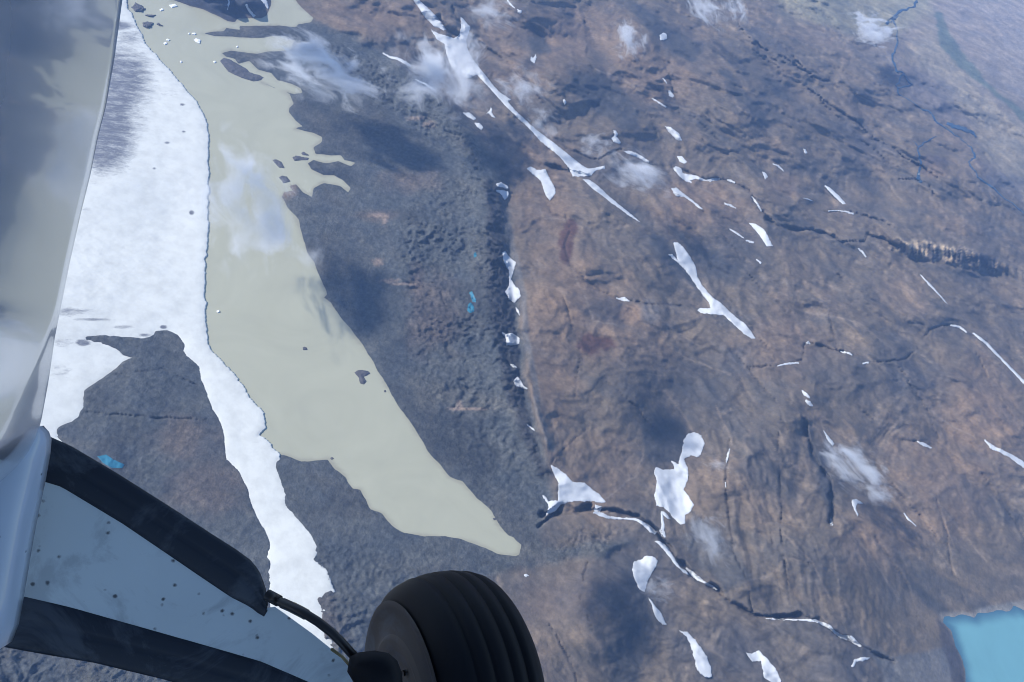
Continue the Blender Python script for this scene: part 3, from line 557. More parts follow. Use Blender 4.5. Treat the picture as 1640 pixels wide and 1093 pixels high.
ICEM = snow_mat('glacier_ice', (0.655, 0.675, 0.64), 0.035, 0.8, True)
BERGM = snow_mat('berg_ice', (0.85, 0.88, 0.92), 0.2, 0.6)

def water_mat(name, colr, rough=0.12, wob=0.02, var=0.0, shal=None):
    m, nt, bs = newmat(name); pos = geo(nt)
    n = noise(nt, pos, 0.0045, 6, 0.62, 2.2)
    c = ramp(nt, n.outputs[0], [(0.3, tuple(x*(1-var) for x in colr)), (0.7, tuple(x*(1+var) for x in colr))])
    cc = c.outputs[0]
    if shal:
        a = nd(nt, 'ShaderNodeAttribute'); a.attribute_name = 'depth'; cc = mixc(nt, shal, cc, a.outputs['Fac'])
    nt.links.new(cc, bs.inputs['Base Color']); bs.inputs['Roughness'].default_value = rough; bs.inputs['IOR'].default_value = 1.33
    nt.links.new(bump(nt, noise(nt, pos, 0.5, 3, 0.6).outputs[0], wob, 1.0), bs.inputs['Normal'])
    return m
MILK = water_mat('silty_lake_water', (0.385, 0.385, 0.285), 0.2, 0.05, 0.06, (0.30, 0.29, 0.215))
BLUE = water_mat('turquoise_water', (0.135, 0.315, 0.36), 0.25, 0.05, 0.06, (0.05, 0.13, 0.19))
TARN = water_mat('tarn_water', (0.03, 0.165, 0.25), 0.25, 0.05)

def flat_sheet(name, poly, z, mat, grow=18.0, step=0.0035, drape=None):
    """A sheet over the outline, reaching a little under its shores."""
    P = gp(poly); c = P.mean(0)
    p = np.array(poly, float); u, v = uv_of(p[:, 0], p[:, 1])
    m = step*6
    ua = np.arange(u.min()-m, u.max()+m, step); va = np.arange(v.min()-m, v.max()+m, step)
    U, V = np.meshgrid(ua, va); x, y, _ = ground(U, V, 0.0)
    d = sdf(x, y, P); keep = d < grow
    f = grid_faces(*U.shape); f = f[keep.ravel()[f].any(1)]
    x, y, zz = ground(U, V, np.full(U.shape, z))
    co = np.stack([x, y, zz], -1).reshape(-1, 3)
    used = np.unique(f); mp = np.full(len(co), -1); mp[used] = np.arange(len(used))
    o = mesh_np(name, co[used], mp[f], mat)
    dd_ = -d+fbm(x, y, 60, 3, 2.0)*8; w_ = sstep(0, 30 if mat is BLUE else 9, dd_).ravel()[used]
    at = o.data.attributes.new('depth', 'FLOAT', 'POINT'); at.data.foreach_set('value', w_.astype(np.float32))
    return o
tag(flat_sheet('lake_water', LAKE, 0.0, MILK), kind='structure')
tag(flat_sheet('turquoise_lake_water', SLAKE, 0.0, BLUE), kind='structure')

def solid_patch(name, poly, mat, step, thick, edge, rag, under, label=None, cat=None, group=None, base='ground', surf=None, wl=12.0, debris=None):
    """A body lying on the ground (or floating): top surface over the outline, closed by sides and an underside."""
    P = gp(poly); p = np.array(poly, float); u, v = uv_of(p[:, 0], p[:, 1])
    ua = np.arange(u.min()-3*step, u.max()+4*step, step); va = np.arange(v.min()-3*step, v.max()+4*step, step)
    U, V = np.meshgrid(ua, va); x, y, _ = ground(U, V)
    d = sdf(x, y, P)
    if rag: d = d+fbm(x, y, wl, 4, float(P[0, 0]) % 50, 0.65)*rag
    inside = d < 0
    f = grid_faces(*U.shape); f = f[inside.ravel()[f].all(1)]
    if not len(f): return None
    gz = np.maximum(hgt(U, V), 0.0) if base == 'ground' else (hgt(U, V, HS)+1.0 if base == 'bed' else np.zeros(U.shape))
    if cat == 'snow patch':                       # snow fills the small hollows under it
        q = gz.copy()
        for ax_ in (0, 1):
            k = min(9, q.shape[ax_]//2*2-1); p_ = np.pad(q, [(k//2, k//2) if i_ == ax_ else (0, 0) for i_ in (0, 1)], mode='edge')
            q = np.stack([np.take(p_, np.arange(j_, j_+q.shape[ax_]), axis=ax_) for j_ in range(k)]).mean(0)
        gz = np.maximum(q, gz-0.5)
    top = edge+thick*(1-np.exp(-np.clip(-d, 0, None)/(thick*3+1)))
    if surf is not None: top = top+surf(x, y, d)
    tx = np.stack(ground(U, V, gz+top), -1).reshape(-1, 3)
    used = np.unique(f); mp = np.full(U.size, -1); mp[used] = np.arange(len(used)); f = mp[f]
    T = tx[used]; Bm = T.copy(); Bm[:, 2] = (gz.ravel()[used]-under); n = len(T)
    # boundary edges
    e = np.concatenate([f[:, [0, 1]], f[:, [1, 2]], f[:, [2, 3]], f[:, [3, 0]]])
    key = e[:, 0].astype(np.int64)*n+e[:, 1]; rev = e[:, 1].astype(np.int64)*n+e[:, 0]
    be = e[~np.isin(key, rev)]
    sides = np.stack([be[:, 1], be[:, 0], be[:, 0]+n, be[:, 1]+n], 1)
    faces = np.concatenate([f, f[:, ::-1]+n, sides])
    o = mesh_np(name, np.concatenate([T, Bm]), faces, mat, True)
    if debris is not None:
        px, py = pix_of(U, V); w = debris(px, py, x, y).ravel()[used]
        at = o.data.attributes.new('debris', 'FLOAT', 'POINT'); at.data.foreach_set('value', np.concatenate([w, w]).astype(np.float32))
    tag(o, label, cat, group)
    return o

# glacier
def gl_surf(x, y, d):
    k = sstep(0, 90, -d)
    return k*(fbm(x, y, 260, 3, 3.0)*4+fbm(x*0.4, y*1.8, 50, 3, 6.0)*0.8+ridged(x*0.6, y*1.6, 26, 3, 4.0)*0.7*sstep(-0.2, 0.3, fbm(x, y, 300, 2, 8.0)))
def gl_debris(px, py, x, y):
    def el(cx, cy, rx, ry): return np.clip(1.25-np.hypot((px-cx)/rx, (py-cy)/ry), 0, 1)
    def el2(cx, cy, rx, ry): return np.clip(1.0-np.hypot((px-cx)/rx, (py-cy)/ry), 0, 1)**0.7
    w = 1.15*el2(180, 160, 85, 130)+0.7*el2(165, 240, 60, 75)+0.35*el2(230, 110, 80, 60)
    w = np.maximum(w, el(190, 42, 35, 11)*1.2); w = np.maximum(w, 0.75*el(205, 60, 40, 26))
    for a, b, c, e, s in ((115, 500, 55, 11, .8), (150, 512, 45, 4, .9), (197, 524, 26, 5, 1), (133, 549, 14, 7, 1.5), (100, 550, 40, 18, .55), (95, 595, 35, 25, .55), (232, 537, 16, 4, 1), (262, 524, 7, 4, 1.5), (307, 341, 5, 5, 1.6), (268, 229, 6, 3, 1.2), (292, 168, 6, 3, 1.1), (247, 270, 5, 3, 1), (294,211,5,3,1), (410, 708, 12, 4, .5), (140, 335, 14, 6, .7), (150,290,16,14,.5),(250,115,30,14,.55),(270,150,30,10,.6)):
        w = np.maximum(w, s*el(a, b, c, e))
    return np.clip(w, 0, 1.0)
solid_patch('glacier', GLACIER, ICEM, 0.0011, 2.5, 0.8, 6, 8, 'broad white glacier with dirty streaks, ending in a narrow tongue beside the milky lake', 'glacier', base='bed', surf=gl_surf, wl=30, debris=gl_debris)
for o, lab in SNOW:
    solid_patch('snow_patch', o, SNOWM, 0.0006, 2.0, 0.6, 2.6, 3, lab, 'snow patch', 'snow patches scattered over the slopes')
# islets and ice in the lake
IR, nt, bs = newmat('islet_rock'); pos = geo(nt)
nt.links.new(ramp(nt, noise(nt, pos, 0.12, 5, 0.7).outputs[0], [(0.3, (0.045, 0.047, 0.055)), (0.7, (0.11, 0.105, 0.11))]).outputs[0], bs.inputs['Base Color'])
bs.inputs['Roughness'].default_value = 0.95; nt.links.new(bump(nt, noise(nt, pos, 0.15, 6, 0.7).outputs[0], 0.7, 3), bs.inputs['Normal'])
for o, t, lab in ISLETS:
    dirty = 'berg' in lab or 'floe' in lab or 'ice' in lab.split()
    solid_patch('dirty_iceberg' if dirty else 'rocky_islet', o, IR, 0.0005, t, 0.3, 4 if dirty else 1.5, 2, lab, 'iceberg' if dirty else 'islet', 'debris-covered ice at the glacier front' if dirty else 'rocks and islets in the milky lake', base='water',
                surf=(lambda x, y, d: ridged(x, y, 14, 3, 1.0)*3*sstep(0, 5, -d)) if dirty else (lambda x, y, d: fbm(x, y, 16, 3, 1.0)*1.2*sstep(0, 5, -d)))
for o, lab in BERGS:
    solid_patch('iceberg', o, BERGM, 0.0004, 2.5, 1.5, 1.0, 2, lab, 'iceberg', 'white ice floating in the far lake', base='water', surf=lambda x, y, d: fbm(x, y, 12, 2, 1.0)*1.0)
for o, k in PONDS:
    P = np.array(o, float); u, v = uv_of(P[:, 0], P[:, 1])
    q = solid_patch('pond_water', o, TARN, 0.0004, 0.01, 0.5, 0.8, 2)
    if q: tag(q, kind='structure')
# streams of the far valley
STREAMS = [[(1470,2,6),(1462,12,3),(1440,18,5),(1430,30,3)],[(1428,30,3),(1438,50,2),(1436,75,4),(1429,92,4),(1436,112,3),(1447,118,3),(1436,138,4),(1440,150,2),(1470,170,2),(1490,180,3),(1500,195,3),(1530,215,2.5),(1552,232,2),(1562,252,4),(1552,258,3),(1566,282,2.5),(1600,310,2.5),(1640,342,2.5),(1700,390,2.5)],
 [(1516,197,5),(1530,203,8),(1550,210,7),(1565,218,3)],[(1447,118,2),(1460,136,3),(1436,142,2)],[(1492,222,2),(1480,230,3),(1470,235,3),(1474,260,3),(1472,288,6),(1476,292,3)],[(1470,235,2),(1462,226,2)],[(1500,218,2),(1488,226,2)],[(1425,35,6),(1440,20,3),(1420,38,5)]]
STM = water_mat('stream_water', (0.02, 0.055, 0.11), 0.3, 0.1)
for s_ in STREAMS:
    P = [s_[0]]
    for a, b in zip(s_, s_[1:]):
        for k in range(1, 5):
            t = k/4; P.append((a[0]*(1-t)+b[0]*t+random.uniform(-1.6, 1.6), a[1]*(1-t)+b[1]*t+random.uniform(-1.6, 1.6), (a[2]*(1-t)+b[2]*t)*random.uniform(.7, 1.2)))
    q = solid_patch('river_water', strip(P), STM, 0.0004, 0.2, 1.0, 0, 2)
    if q: tag(q, kind='structure')

# ------------------------------------------------------------------ clouds
cmat = bpy.data.materials.new('cloud_vapour'); cmat.use_nodes = True; nt = cmat.node_tree; nt.nodes.remove(nt.nodes['Principled BSDF'])
tc = nd(nt, 'ShaderNodeTexCoord'); oi = nd(nt, 'ShaderNodeObjectInfo')
sc_ = nd(nt, 'ShaderNodeVectorMath', operation='LENGTH'); nt.links.new(tc.outputs['Object'], sc_.inputs[0])
ps = nd(nt, 'ShaderNodeNewGeometry')
cm_ = nd(nt, 'ShaderNodeMapping'); cm_.vector_type = 'TEXTURE'; cm_.inputs['Rotation'].default_value = (0, 0, R(-15)); cm_.inputs['Scale'].default_value = (1.05, 0.9, 1.0); av_ = nd(nt, 'ShaderNodeVectorMath', operation='MULTIPLY_ADD'); nt.links.new(oi.outputs['Random'], av_.inputs[0]); av_.inputs[1].default_value = (37, 53, 29); nt.links.new(tc.outputs['Object'], av_.inputs[2])
nt.links.new(av_.outputs[0], cm_.inputs[0]); n_ = noise(nt, cm_.outputs[0], 2.1, 6, 0.62, 0.6)
def mth(op, a, b=None, c=None):
    m = nd(nt, 'ShaderNodeMath', operation=op)
    for i, v in enumerate((a, b, c)):
        if v is None: continue
        if isinstance(v, (int, float)): m.inputs[i].default_value = v
        else: nt.links.new(v, m.inputs[i])
    return m.outputs[0]
fall = mth('SUBTRACT', 1.0, sc_.outputs['Value'])                 # 1 in the middle, 0 at the skin
dn = mth('ADD', mth('MULTIPLY', fall, 1.0), mth('MULTIPLY', mth('SUBTRACT', n_.outputs[0], 0.63), 4.6))
dn = mth('MULTIPLY', mth('MAXIMUM', dn, 0.0), mth('MINIMUM', mth('MULTIPLY', mth('MAXIMUM', fall, 0.0), 4.0), 1.0))
sep = nd(nt, 'ShaderNodeSeparateColor'); nt.links.new(oi.outputs['Color'], sep.inputs[0])
dens = mth('MULTIPLY', mth('MULTIPLY', dn, sep.outputs[0]), 0.125)
pv = nd(nt, 'ShaderNodeVolumePrincipled'); nt.links.new(dens, pv.inputs['Density']); pv.inputs['Color'].default_value = (0.95, 0.97, 1.0, 1); pv.inputs['Anisotropy'].default_value = 0.1
nt.links.new(pv.outputs[0], nt.nodes['Material Output'].inputs['Volume'])
cmat.cycles.volume_step_rate = 0.6
CLOUDS = [  # px, py, half length px, half width px, slant deg, density, label
 (512,108,112,52,20,1.15,'brightest cloud, drifting over the far lake shore beside the narrow water arms'),
 (402,325,135,100,55,0.62,'wide thin cloud veil over the milky lake next to the glacier'),
 (700,118,92,60,35,0.7,'ragged cloud beside the forked snow fan on the moraine crest'),
 (745,92,40,42,50,0.30,'thin veil of cloud hanging over the forked snow fan'),
 (840,140,52,28,25,0.30,'faint cloud wisp right of the longest snow ribbon, below the dark crag'),
 (868,200,36,20,30,0.24,'faint small cloud wisp beside the middle of the longest snow ribbon'),
 (955,235,32,18,10,0.34,'small cloud puff over the ravine under the round dark hill'),
 (1022,278,66,30,25,0.45,'soft cloud patch below the forked snow streak on the ravine lip'),
 (1005,62,36,24,40,0.5,'small puff of cloud left of the square snow patch'),
 (1397,45,52,24,20,1.0,'small bright cloud over the far green valley by the blue stream'),
 (1372,752,80,30,40,0.75,'bright cloud on the lower right slope above the flag-shaped snow patch'),
 (1135,862,60,34,60,0.33,'faint cloud veil right of the canyon below the largest snow field'),
 (1150,745,30,12,15,0.3,'thin wisp of cloud beside the straight gully, right of the knobbed snow field'),
 (1055,945,34,24,30,0.35,'faint puff next to the thick tooth-shaped snow field'),
 (1125,12,50,20,40,0.55,'pale cloud touching the top edge over the far slope'),
 (1180,15,30,14,40,0.4,'pale wisp at the top edge right beside the larger pale cloud'),
 (790,20,50,22,20,0.3,'very faint veil at the top edge right of the ragged snow streak')]
def icos():
    import bmesh
    bm = bmesh.new(); bmesh.ops.create_icosphere(bm, subdivisions=3, radius=1.0); me = bpy.data.meshes.new('cloud'); bm.to_mesh(me); bm.free(); me.materials.append(cmat); return me
cme = icos(); CZ = 190.0
for px, py, a, b, ang, dn_, lab in CLOUDS:
    a *= 1.2; b *= 1.2
    o = bpy.data.objects.new('cloud', cme); C.objects.link(o)
    def at(x, y): u, v = uv_of(x, y); return np.array(ground(u, v, CZ))
    c = at(px, py); e1 = at(px+a*math.cos(R(ang)), py+a*math.sin(R(ang)))-c; e2 = at(px-b*math.sin(R(ang)), py+b*math.cos(R(ang)))-c
    # ellipse axes of the sheared pair
    Mx = np.stack([e1[:2], e2[:2]], 1); Us, Ss, _v = np.linalg.svd(Mx)
    if np.linalg.det(Us) < 0: Us[:, 1] *= -1
    th = min(55, max(22, Ss[1]*0.75))
    M = Matrix(((Us[0, 0]*Ss[0], Us[0, 1]*Ss[1], 0, c[0]), (Us[1, 0]*Ss[0], Us[1, 1]*Ss[1], 0, c[1]), (0, 0, th, c[2]), (0, 0, 0, 1)))
    o.matrix_world = M; o.color = (dn_, dn_, dn_, 1)
    tag(o, lab, 'cloud', 'low clouds drifting over the land')
# unseen clouds added above and behind the aircraft to shade the land in view
for px, py, a, b, ang, dn_, lab in ((645,240,110,40,18,1.5,'unseen cloud added above the aircraft, shading land right of the forked lake inlet'),
        (588,476,88,58,58,1.4,'unseen cloud added above the aircraft, shading the straight lake shore'),
        (1068,694,48,42,40,1.2,'unseen cloud added above the aircraft, shading land beside the largest lone snow field'),
        (1000,985,100,34,80,1.2,'unseen cloud added above the aircraft, shading land left of the long teardrop snow field'),
        (790,262,50,28,35,1.5,'unseen cloud added above the aircraft, shading the top of the dark moraine ridge')):
    o = bpy.data.objects.new('cloud', cme); C.objects.link(o); a *= 1.15; b *= 1.15
    def at(x, y): u, v = uv_of(x, y); q = np.array(ground(u, v, 0.0)); return q+np.array(SV)*(1750.0/SV[2])
    c = at(px, py); e1 = at(px+a*math.cos(R(ang)), py+a*math.sin(R(ang)))-c; e2 = at(px-b*math.sin(R(ang)), py+b*math.cos(R(ang)))-c
    Us, Ss, _v = np.linalg.svd(np.stack([e1[:2], e2[:2]], 1))
    if np.linalg.det(Us) < 0: Us[:, 1] *= -1
    o.matrix_world = Matrix(((Us[0, 0]*Ss[0], Us[0, 1]*Ss[1], 0, c[0]), (Us[1, 0]*Ss[0], Us[1, 1]*Ss[1], 0, c[1]), (0, 0, 60, c[2]), (0, 0, 0, 1)))
    o.color = (dn_, dn_, dn_, 1); tag(o, lab, 'cloud', 'unseen clouds added to shade the land')

# ------------------------------------------------------------------ the aeroplane (built beside the camera, in the aeroplane's own axes)
def cp(px, py, d):
    """Point d metres ahead, seen at a pixel: x right, y up, z forward in the aeroplane's frame."""
    return np.array([(px-820)*KP*d, (546.5-py)*KP*d, -d])
plane = bpy.data.objects.new('airplane', None); C.objects.link(plane); plane.matrix_world = CM @ Matrix.Translation((-0.9, -0.6, -1.5))
PI_ = Matrix.Translation((0.9, 0.6, 1.5))
tag(plane, 'white light aircraft seen from its own cabin, glossy fuselage side, gear leg and black wheel', 'airplane')
def pmesh(name, co, faces, mat, parent=None, smooth=True):
    me = bpy.data.meshes.new(name); off = np.array([0.9, 0.6, 1.5])
    me.from_pydata([tuple(np.array(c)+off) for c in co], [], [tuple(int(i) for i in f) for f in faces]); me.update()
    for p in me.polygons: p.use_smooth = smooth
    me.materials.append(mat); o = bpy.data.objects.new(name, me); C.objects.link(o); o.parent = parent or plane
    return o
def paint(name, colr, rough, coat=0.0, spots=0.0, dust=0.0, dcol=(0.02,0.02,0.025), metal=0.0, sscale=9.0):
    m, nt, bs = newmat(name); tcx = nd(nt, 'ShaderNodeTexCoord').outputs['Object']; out = None
    c = ramp(nt, noise(nt, tcx, 3.0, 4, 0.6).outputs[0], [(0.3, tuple(x*0.9 for x in colr)), (0.7, colr)]).outputs[0]
    if spots:
        vo = nd(nt, 'ShaderNodeTexVoronoi'); vo.inputs['Scale'].default_value = sscale; nt.links.new(tcx, vo.inputs['Vector'])
        n = noise(nt, tcx, 45, 4, 0.7).outputs[0]; a = nd(nt, 'ShaderNodeMath', operation='MULTIPLY_ADD'); nt.links.new(n, a.inputs[0]); a.inputs[1].default_value = 0.30; nt.links.new(vo.outputs['Distance'], a.inputs[2])
        r_ = ramp(nt, a.outputs[0], [(spots-0.05, (0.9,)*3), (spots+0.05, (0, 0, 0))]); c = mixc(nt, c, dcol, r_.outputs[0])
    if dust:
        r2 = ramp(nt, noise(nt, tcx, 5, 6, 0.7, 1.0).outputs[0], [(0.5, (0, 0, 0)), (0.62, (dust,)*3)]); c = mixc(nt, c, (0.11, 0.13, 0.16), r2.outputs[0])
    nt.links.new(c, bs.inputs['Base Color']); bs.inputs['Roughness'].default_value = rough; bs.inputs['Coat Weight'].default_value = coat; bs.inputs['Coat Roughness'].default_value = 0.05; bs.inputs['Metallic'].default_value = metal
    return m
GLOSS = paint('polished_skin', (0.33, 0.40, 0.50), 0.20, 0.4, metal=0.38)
EDGEW = paint('white_edge_paint', (0.85, 0.83, 0.85), 0.35, 0.5)
WHITE = paint('white_leg_paint', (0.56, 0.64, 0.66), 0.45, 0.2, spots=0.26, sscale=30, dust=0.3)
FAIR = paint('grey_fairing_paint', (0.42, 0.50, 0.60), 0.25, 0.6, spots=0.20, sscale=26)
NAVY = paint('dark_boot_rubber', (0.010, 0.018, 0.032), 0.5, 0.1, dust=0.35)
RUB = paint('tyre_rubber', (0.004, 0.005, 0.008), 0.6)
for m_ in (RUB, NAVY): m_.node_tree.nodes['Principled BSDF'].inputs['Specular IOR Level'].default_value = 0.2 if m_ is RUB else 0.35
SIDE = paint('dusty_sidewall', (0.070, 0.060, 0.056), 0.8, dust=0.3)
HUB = paint('dusty_hub', (0.085, 0.072, 0.064), 0.7, dust=0.3)
BLK = paint('black_metal', (0.010, 0.010, 0.012), 0.4)
BRASS = paint('brass_fitting', (0.20, 0.17, 0.09), 0.4, metal=0.6)

# fuselage side: a curved skin; its slope is chosen so that it mirrors the lake shore as the photo's does
EDGE = [(-260,250),(-120,222),(0,196),(90,184),(170,170),(220,157),(280,145),(340,130),(420,112),(480,100),(540,88),(610,78),(670,67),(700,59),(725,46),(750,26),(770,4),(800,-25),(1000,-160)]
ey = np.array([e[0] for e in EDGE], float); ex = np.array([e[1] for e in EDGE], float)
rows = np.linspace(-250, 900, 110); NC = 90
skin = []
for y_ in rows:
    xe = np.interp(y_, ey, ex); d = 1.55-0.10*(y_-500)/500.0*0.5
    line = []
    for k in range(NC+1):
        q0 = (k/NC)**1.6; q1 = ((k+1)/NC)**1.6; x_ = xe-(xe+330)*q0
        line.append(cp(x_, y_, d))
        if k == NC: break
        x2 = xe-(xe+330)*q1; xm = (x_+x2)/2
        off_ = xe-xm
        wb = 9+55*sstep(480, 720, np.array(float(y_)))
        kb = float(sstep(0.25, 1.3, np.array(off_/wb)))
        mx_ = (xe+8+off_*2.0)*(1-kb)+(385+off_*1.0+0.006*off_**2)*kb; my_ = y_*0.95+55
        D = cp(xm, y_, 1.0); Dn = D/np.linalg.norm(D); Rr = cp(mx_, my_, 1.0); Rn = Rr/np.linalg.norm(Rr)
        n = Rn-Dn; n /= np.linalg.norm(n)
        Da = np.array([KP, 0, 0])
        rate = -(Da@n)/(D@n)          # d ln(depth) per pixel
        d *= math.exp(rate*(x2-x_))
    skin.append(line)
sk = np.array(skin).reshape(-1, 3)
fs = [(r*(NC+1)+k, r*(NC+1)+k+1, (r+1)*(NC+1)+k+1, (r+1)*(NC+1)+k) for r in range(len(rows)-1) for k in range(NC)]
# inner side, turning back behind the rim, so that the skin has a body
back = np.array(skin)+np.array([-0.045, 0, -0.004]); nb0 = len(sk)
bk = back.reshape(-1, 3)
fb = [tuple(i+nb0 for i in f[::-1]) for f in fs]
fe = [(r_*(NC+1), (r_+1)*(NC+1), (r_+1)*(NC+1)+nb0, r_*(NC+1)+nb0) for r_ in range(len(rows)-1)]
fsk = pmesh('fuselage_skin', np.concatenate([sk, bk]), fs+fb+fe, GLOSS)
# rolled rim along the free edge
def tube(name, path, rad, mat, parent=None, seg=14, flat=1.0, caps=True):
    P = [Vector(p) for p in path]; co = []; fa = []
    if not hasattr(rad, '__len__'): rad = [rad]*len(P)
    up = Vector((0, 0, 1))
    for i, p in enumerate(P):
        t = (P[min(i+1, len(P)-1)]-P[max(i-1, 0)]).normalized(); a = t.cross(up).normalized(); b = a.cross(t)
        for s in range(seg):
            q = 2*math.pi*s/seg; co.append(p+a*math.cos(q)*rad[i]+b*math.sin(q)*rad[i]*flat)
    for i in range(len(P)-1):
        for s in range(seg): fa.append((i*seg+s, i*seg+(s+1) % seg, (i+1)*seg+(s+1) % seg, (i+1)*seg+s))
    if caps: fa.append(tuple(range(seg))); fa.append(tuple((len(P)-1)*seg+s for s in range(seg))[::-1])
    return pmesh(name, co, fa, mat, parent)
# lower fairing, a rounded edge running down past the leg root
fl = [(60,684),(69,694),(73,706),(71,730),(62,780),(51,830),(40,890),(30,950),(20,1005),(9,1034),(-3,1042),(-30,1046)]
co = []; fa = []; W = 12
for i, (x_, y_) in enumerate(fl):
    for k in range(W+1):
        t = k/W; ang = t*math.pi*0.5
        co.append(cp(x_-230*(1-math.cos(ang)) if k else x_, y_+10*t*(i > 8), 1.52+0.0*i)+np.array([0, 0, 0.11*math.sin(ang)]))
for i in range(len(fl)-1):
    for k in range(W): fa.append((i*(W+1)+k, i*(W+1)+k+1, (i+1)*(W+1)+k+1, (i+1)*(W+1)+k))
n0 = len(co); co += [np.array(c)+np.array([0, 0, -0.02]) for c in co]; fa += [tuple(i+n0 for i in f[::-1]) for f in fa]
fa += [(i*(W+1), (i+1)*(W+1), (i+1)*(W+1)+n0, i*(W+1)+n0) for i in range(len(fl)-1)]
pmesh('lower_fairing', co, fa, FAIR)
# cabin body and high wing above and behind the camera: what shades the gear leg
def hull(name, secs, mat):
    co = [p for s in secs for p in s]; n = len(secs[0]); fa = []
    for i in range(len(secs)-1):
        for k in range(n): fa.append((i*n+k, i*n+(k+1) % n, (i+1)*n+(k+1) % n, (i+1)*n+k))
    fa.append(tuple(range(n))[::-1]); fa.append(tuple((len(secs)-1)*n+k for k in range(n)))
    return pmesh(name, co, fa, mat)
secs = []
for yy, s in ((-3.5, .45), (-2.2, .8), (-0.6, 1), (1.2, 1), (2.6, .85), (4.2, .5)):
    secs.append([np.array([-1.62+0.72*s*math.copysign(abs(math.cos(q))**0.6, math.cos(q)), yy, 0.35+1.0*s*math.copysign(abs(math.sin(q))**0.6, math.sin(q))]) for q in [2*math.pi*k/28 for k in range(28)]])
hull('cabin_body', secs, FAIR)
wing = []
for xx in (-2.4, -0.9, 1.5, 5.2):
    wing.append([np.array([xx, 0.55+0.85*math.cos(q), 1.75+0.02*xx+0.11*math.sin(q)*(1+0.4*math.cos(q))]) for q in [2*math.pi*k/24 for k in range(24)]])
hull('wing', wing, FAIR)

# gear leg: flat tapered spring leg, with a dark boot on its leading edge and one on its trailing edge
def slab(name, outl, dep, th, mat, parent=None, bulge=0.0, k_=0.97, smooth=False):
    """A plate with the given outline, thick away from the camera; outline in pixels, depth by function."""
    pts = [cp(x, y, dep(x, y)) for x, y in outl]; n = len(pts); c = np.mean(pts, 0)
    inner = [c+(p-c)*(k_ if bulge else 0.998)+np.array([0, 0, bulge]) for p in pts]
    back_ = [p*(1+th/1.7) for p in pts]
    co = inner+pts+back_; fa = [tuple(range(n))]
    for k in range(n):
        j = (k+1) % n; fa.append((k, n+k, n+j, j)); fa.append((n+k, 2*n+k, 2*n+j, n+j))
    fa.append(tuple(range(2*n, 3*n))[::-1])
    return pmesh(name, co, fa, mat, parent, smooth)
dep = lambda x, y: 2.04/(1-0.428*(x-820)*KP)
leg = slab('gear_leg', [(40,755),(68,769),(98,778),(196,837),(258,879),(321,922),(419,975),(440,972),(456,983),(500,1015),(531,1040),(563,1066),(600,1090),(640,1130),(600,1160),(480,1100),(419,1064),(340,1041),(227,1009),(113,977),(30,957)], dep, 0.03, WHITE)
def roll_strip(name, top, bot, mat, bul, parent, dd=0.0):
    """A rounded strip between two edge lines."""
    n = 40; K = 14
    def samp(L):
        L = np.array(L, float); s = np.r_[0, np.cumsum(np.hypot(*np.diff(L, axis=0).T))]; q = np.linspace(0, s[-1], n)
        return np.stack([np.interp(q, s, L[:, 0]), np.interp(q, s, L[:, 1])], 1)
    A, Bq = samp(top), samp(bot); co = []
    for i in range(n):
        for k in range(K+1):
            t = k/K; p = A[i]*(1-t)+Bq[i]*t; d_ = dep(*p)+dd
            e = math.sin(math.pi*t)**0.5 if 0 < t < 1 else 0
            crease = 0.35*math.exp(-((t-0.42)/0.05)**2)
            co.append(cp(p[0], p[1], d_)+np.array([0, 0, bul*(e-crease)]))
    m = len(co); co += [c*1.006+np.array([0, 0, 0.0]) for c in co]
    fa = [(i*(K+1)+k, i*(K+1)+k+1, (i+1)*(K+1)+k+1, (i+1)*(K+1)+k) for i in range(n-1) for k in range(K)]
    fa += [tuple(j+m for j in f[::-1]) for f in fa]
    for k in (0, K): fa += [(i*(K+1)+k, (i+1)*(K+1)+k, (i+1)*(K+1)+k+m, i*(K+1)+k+m) for i in range(n-1)]
    for i in (0, n-1): fa += [(i*(K+1)+k, i*(K+1)+k+1, i*(K+1)+k+1+m, i*(K+1)+k+m) for k in range(K)]
    return pmesh(name, co, fa, mat, parent)
roll_strip('leading_edge_boot', [(40,672),(74,697),(113,714),(189,759),(279,816),(340,856),(378,880),(405,900),(418,920),(426,944),(430,968)],
           [(40,758),(68,771),(98,780),(196,839),(258,881),(321,924),(370,957),(400,972),(415,984),(423,988),(429,978)], NAVY, 0.010, leg)
roll_strip('trailing_edge_boot', [(20,950),(32,954),(113,973),(227,1005),(340,1037),(419,1060),(500,1095)], [(-12,1034),(8,1037),(80,1050),(151,1062),(264,1089),(340,1112),(430,1140)], NAVY, 0.008, leg)
# brake hose with crimped ends
hp = [(436,957),(452,966),(472,975),(488,983),(509,996),(531,1013),(547,1029),(563,1047),(573,1056),(584,1064)]
path = [cp(x, y, 1.78-0.05*math.sin(math.pi*i/9)) for i, (x, y) in enumerate(hp)]
hose = tube('brake_hose', path, 0.0098, BLK)
tube('hose_fitting', [cp(428,953,1.78), cp(447,963,1.77)], 0.0125, BLK, hose); tube('hose_fitting', [cp(452,966,1.765), cp(468,973,1.76)], 0.0112, BLK, hose)
tube('hose_sleeve', [cp(468,973,1.758), cp(480,979,1.75), cp(491,985,1.745)], 0.0115, BRASS, hose)
tube('brake_pipe', [cp(531,1040,1.80), cp(548,1052,1.78), cp(560,1066,1.77), cp(578,1080,1.76)], 0.0035, BRASS, hose)
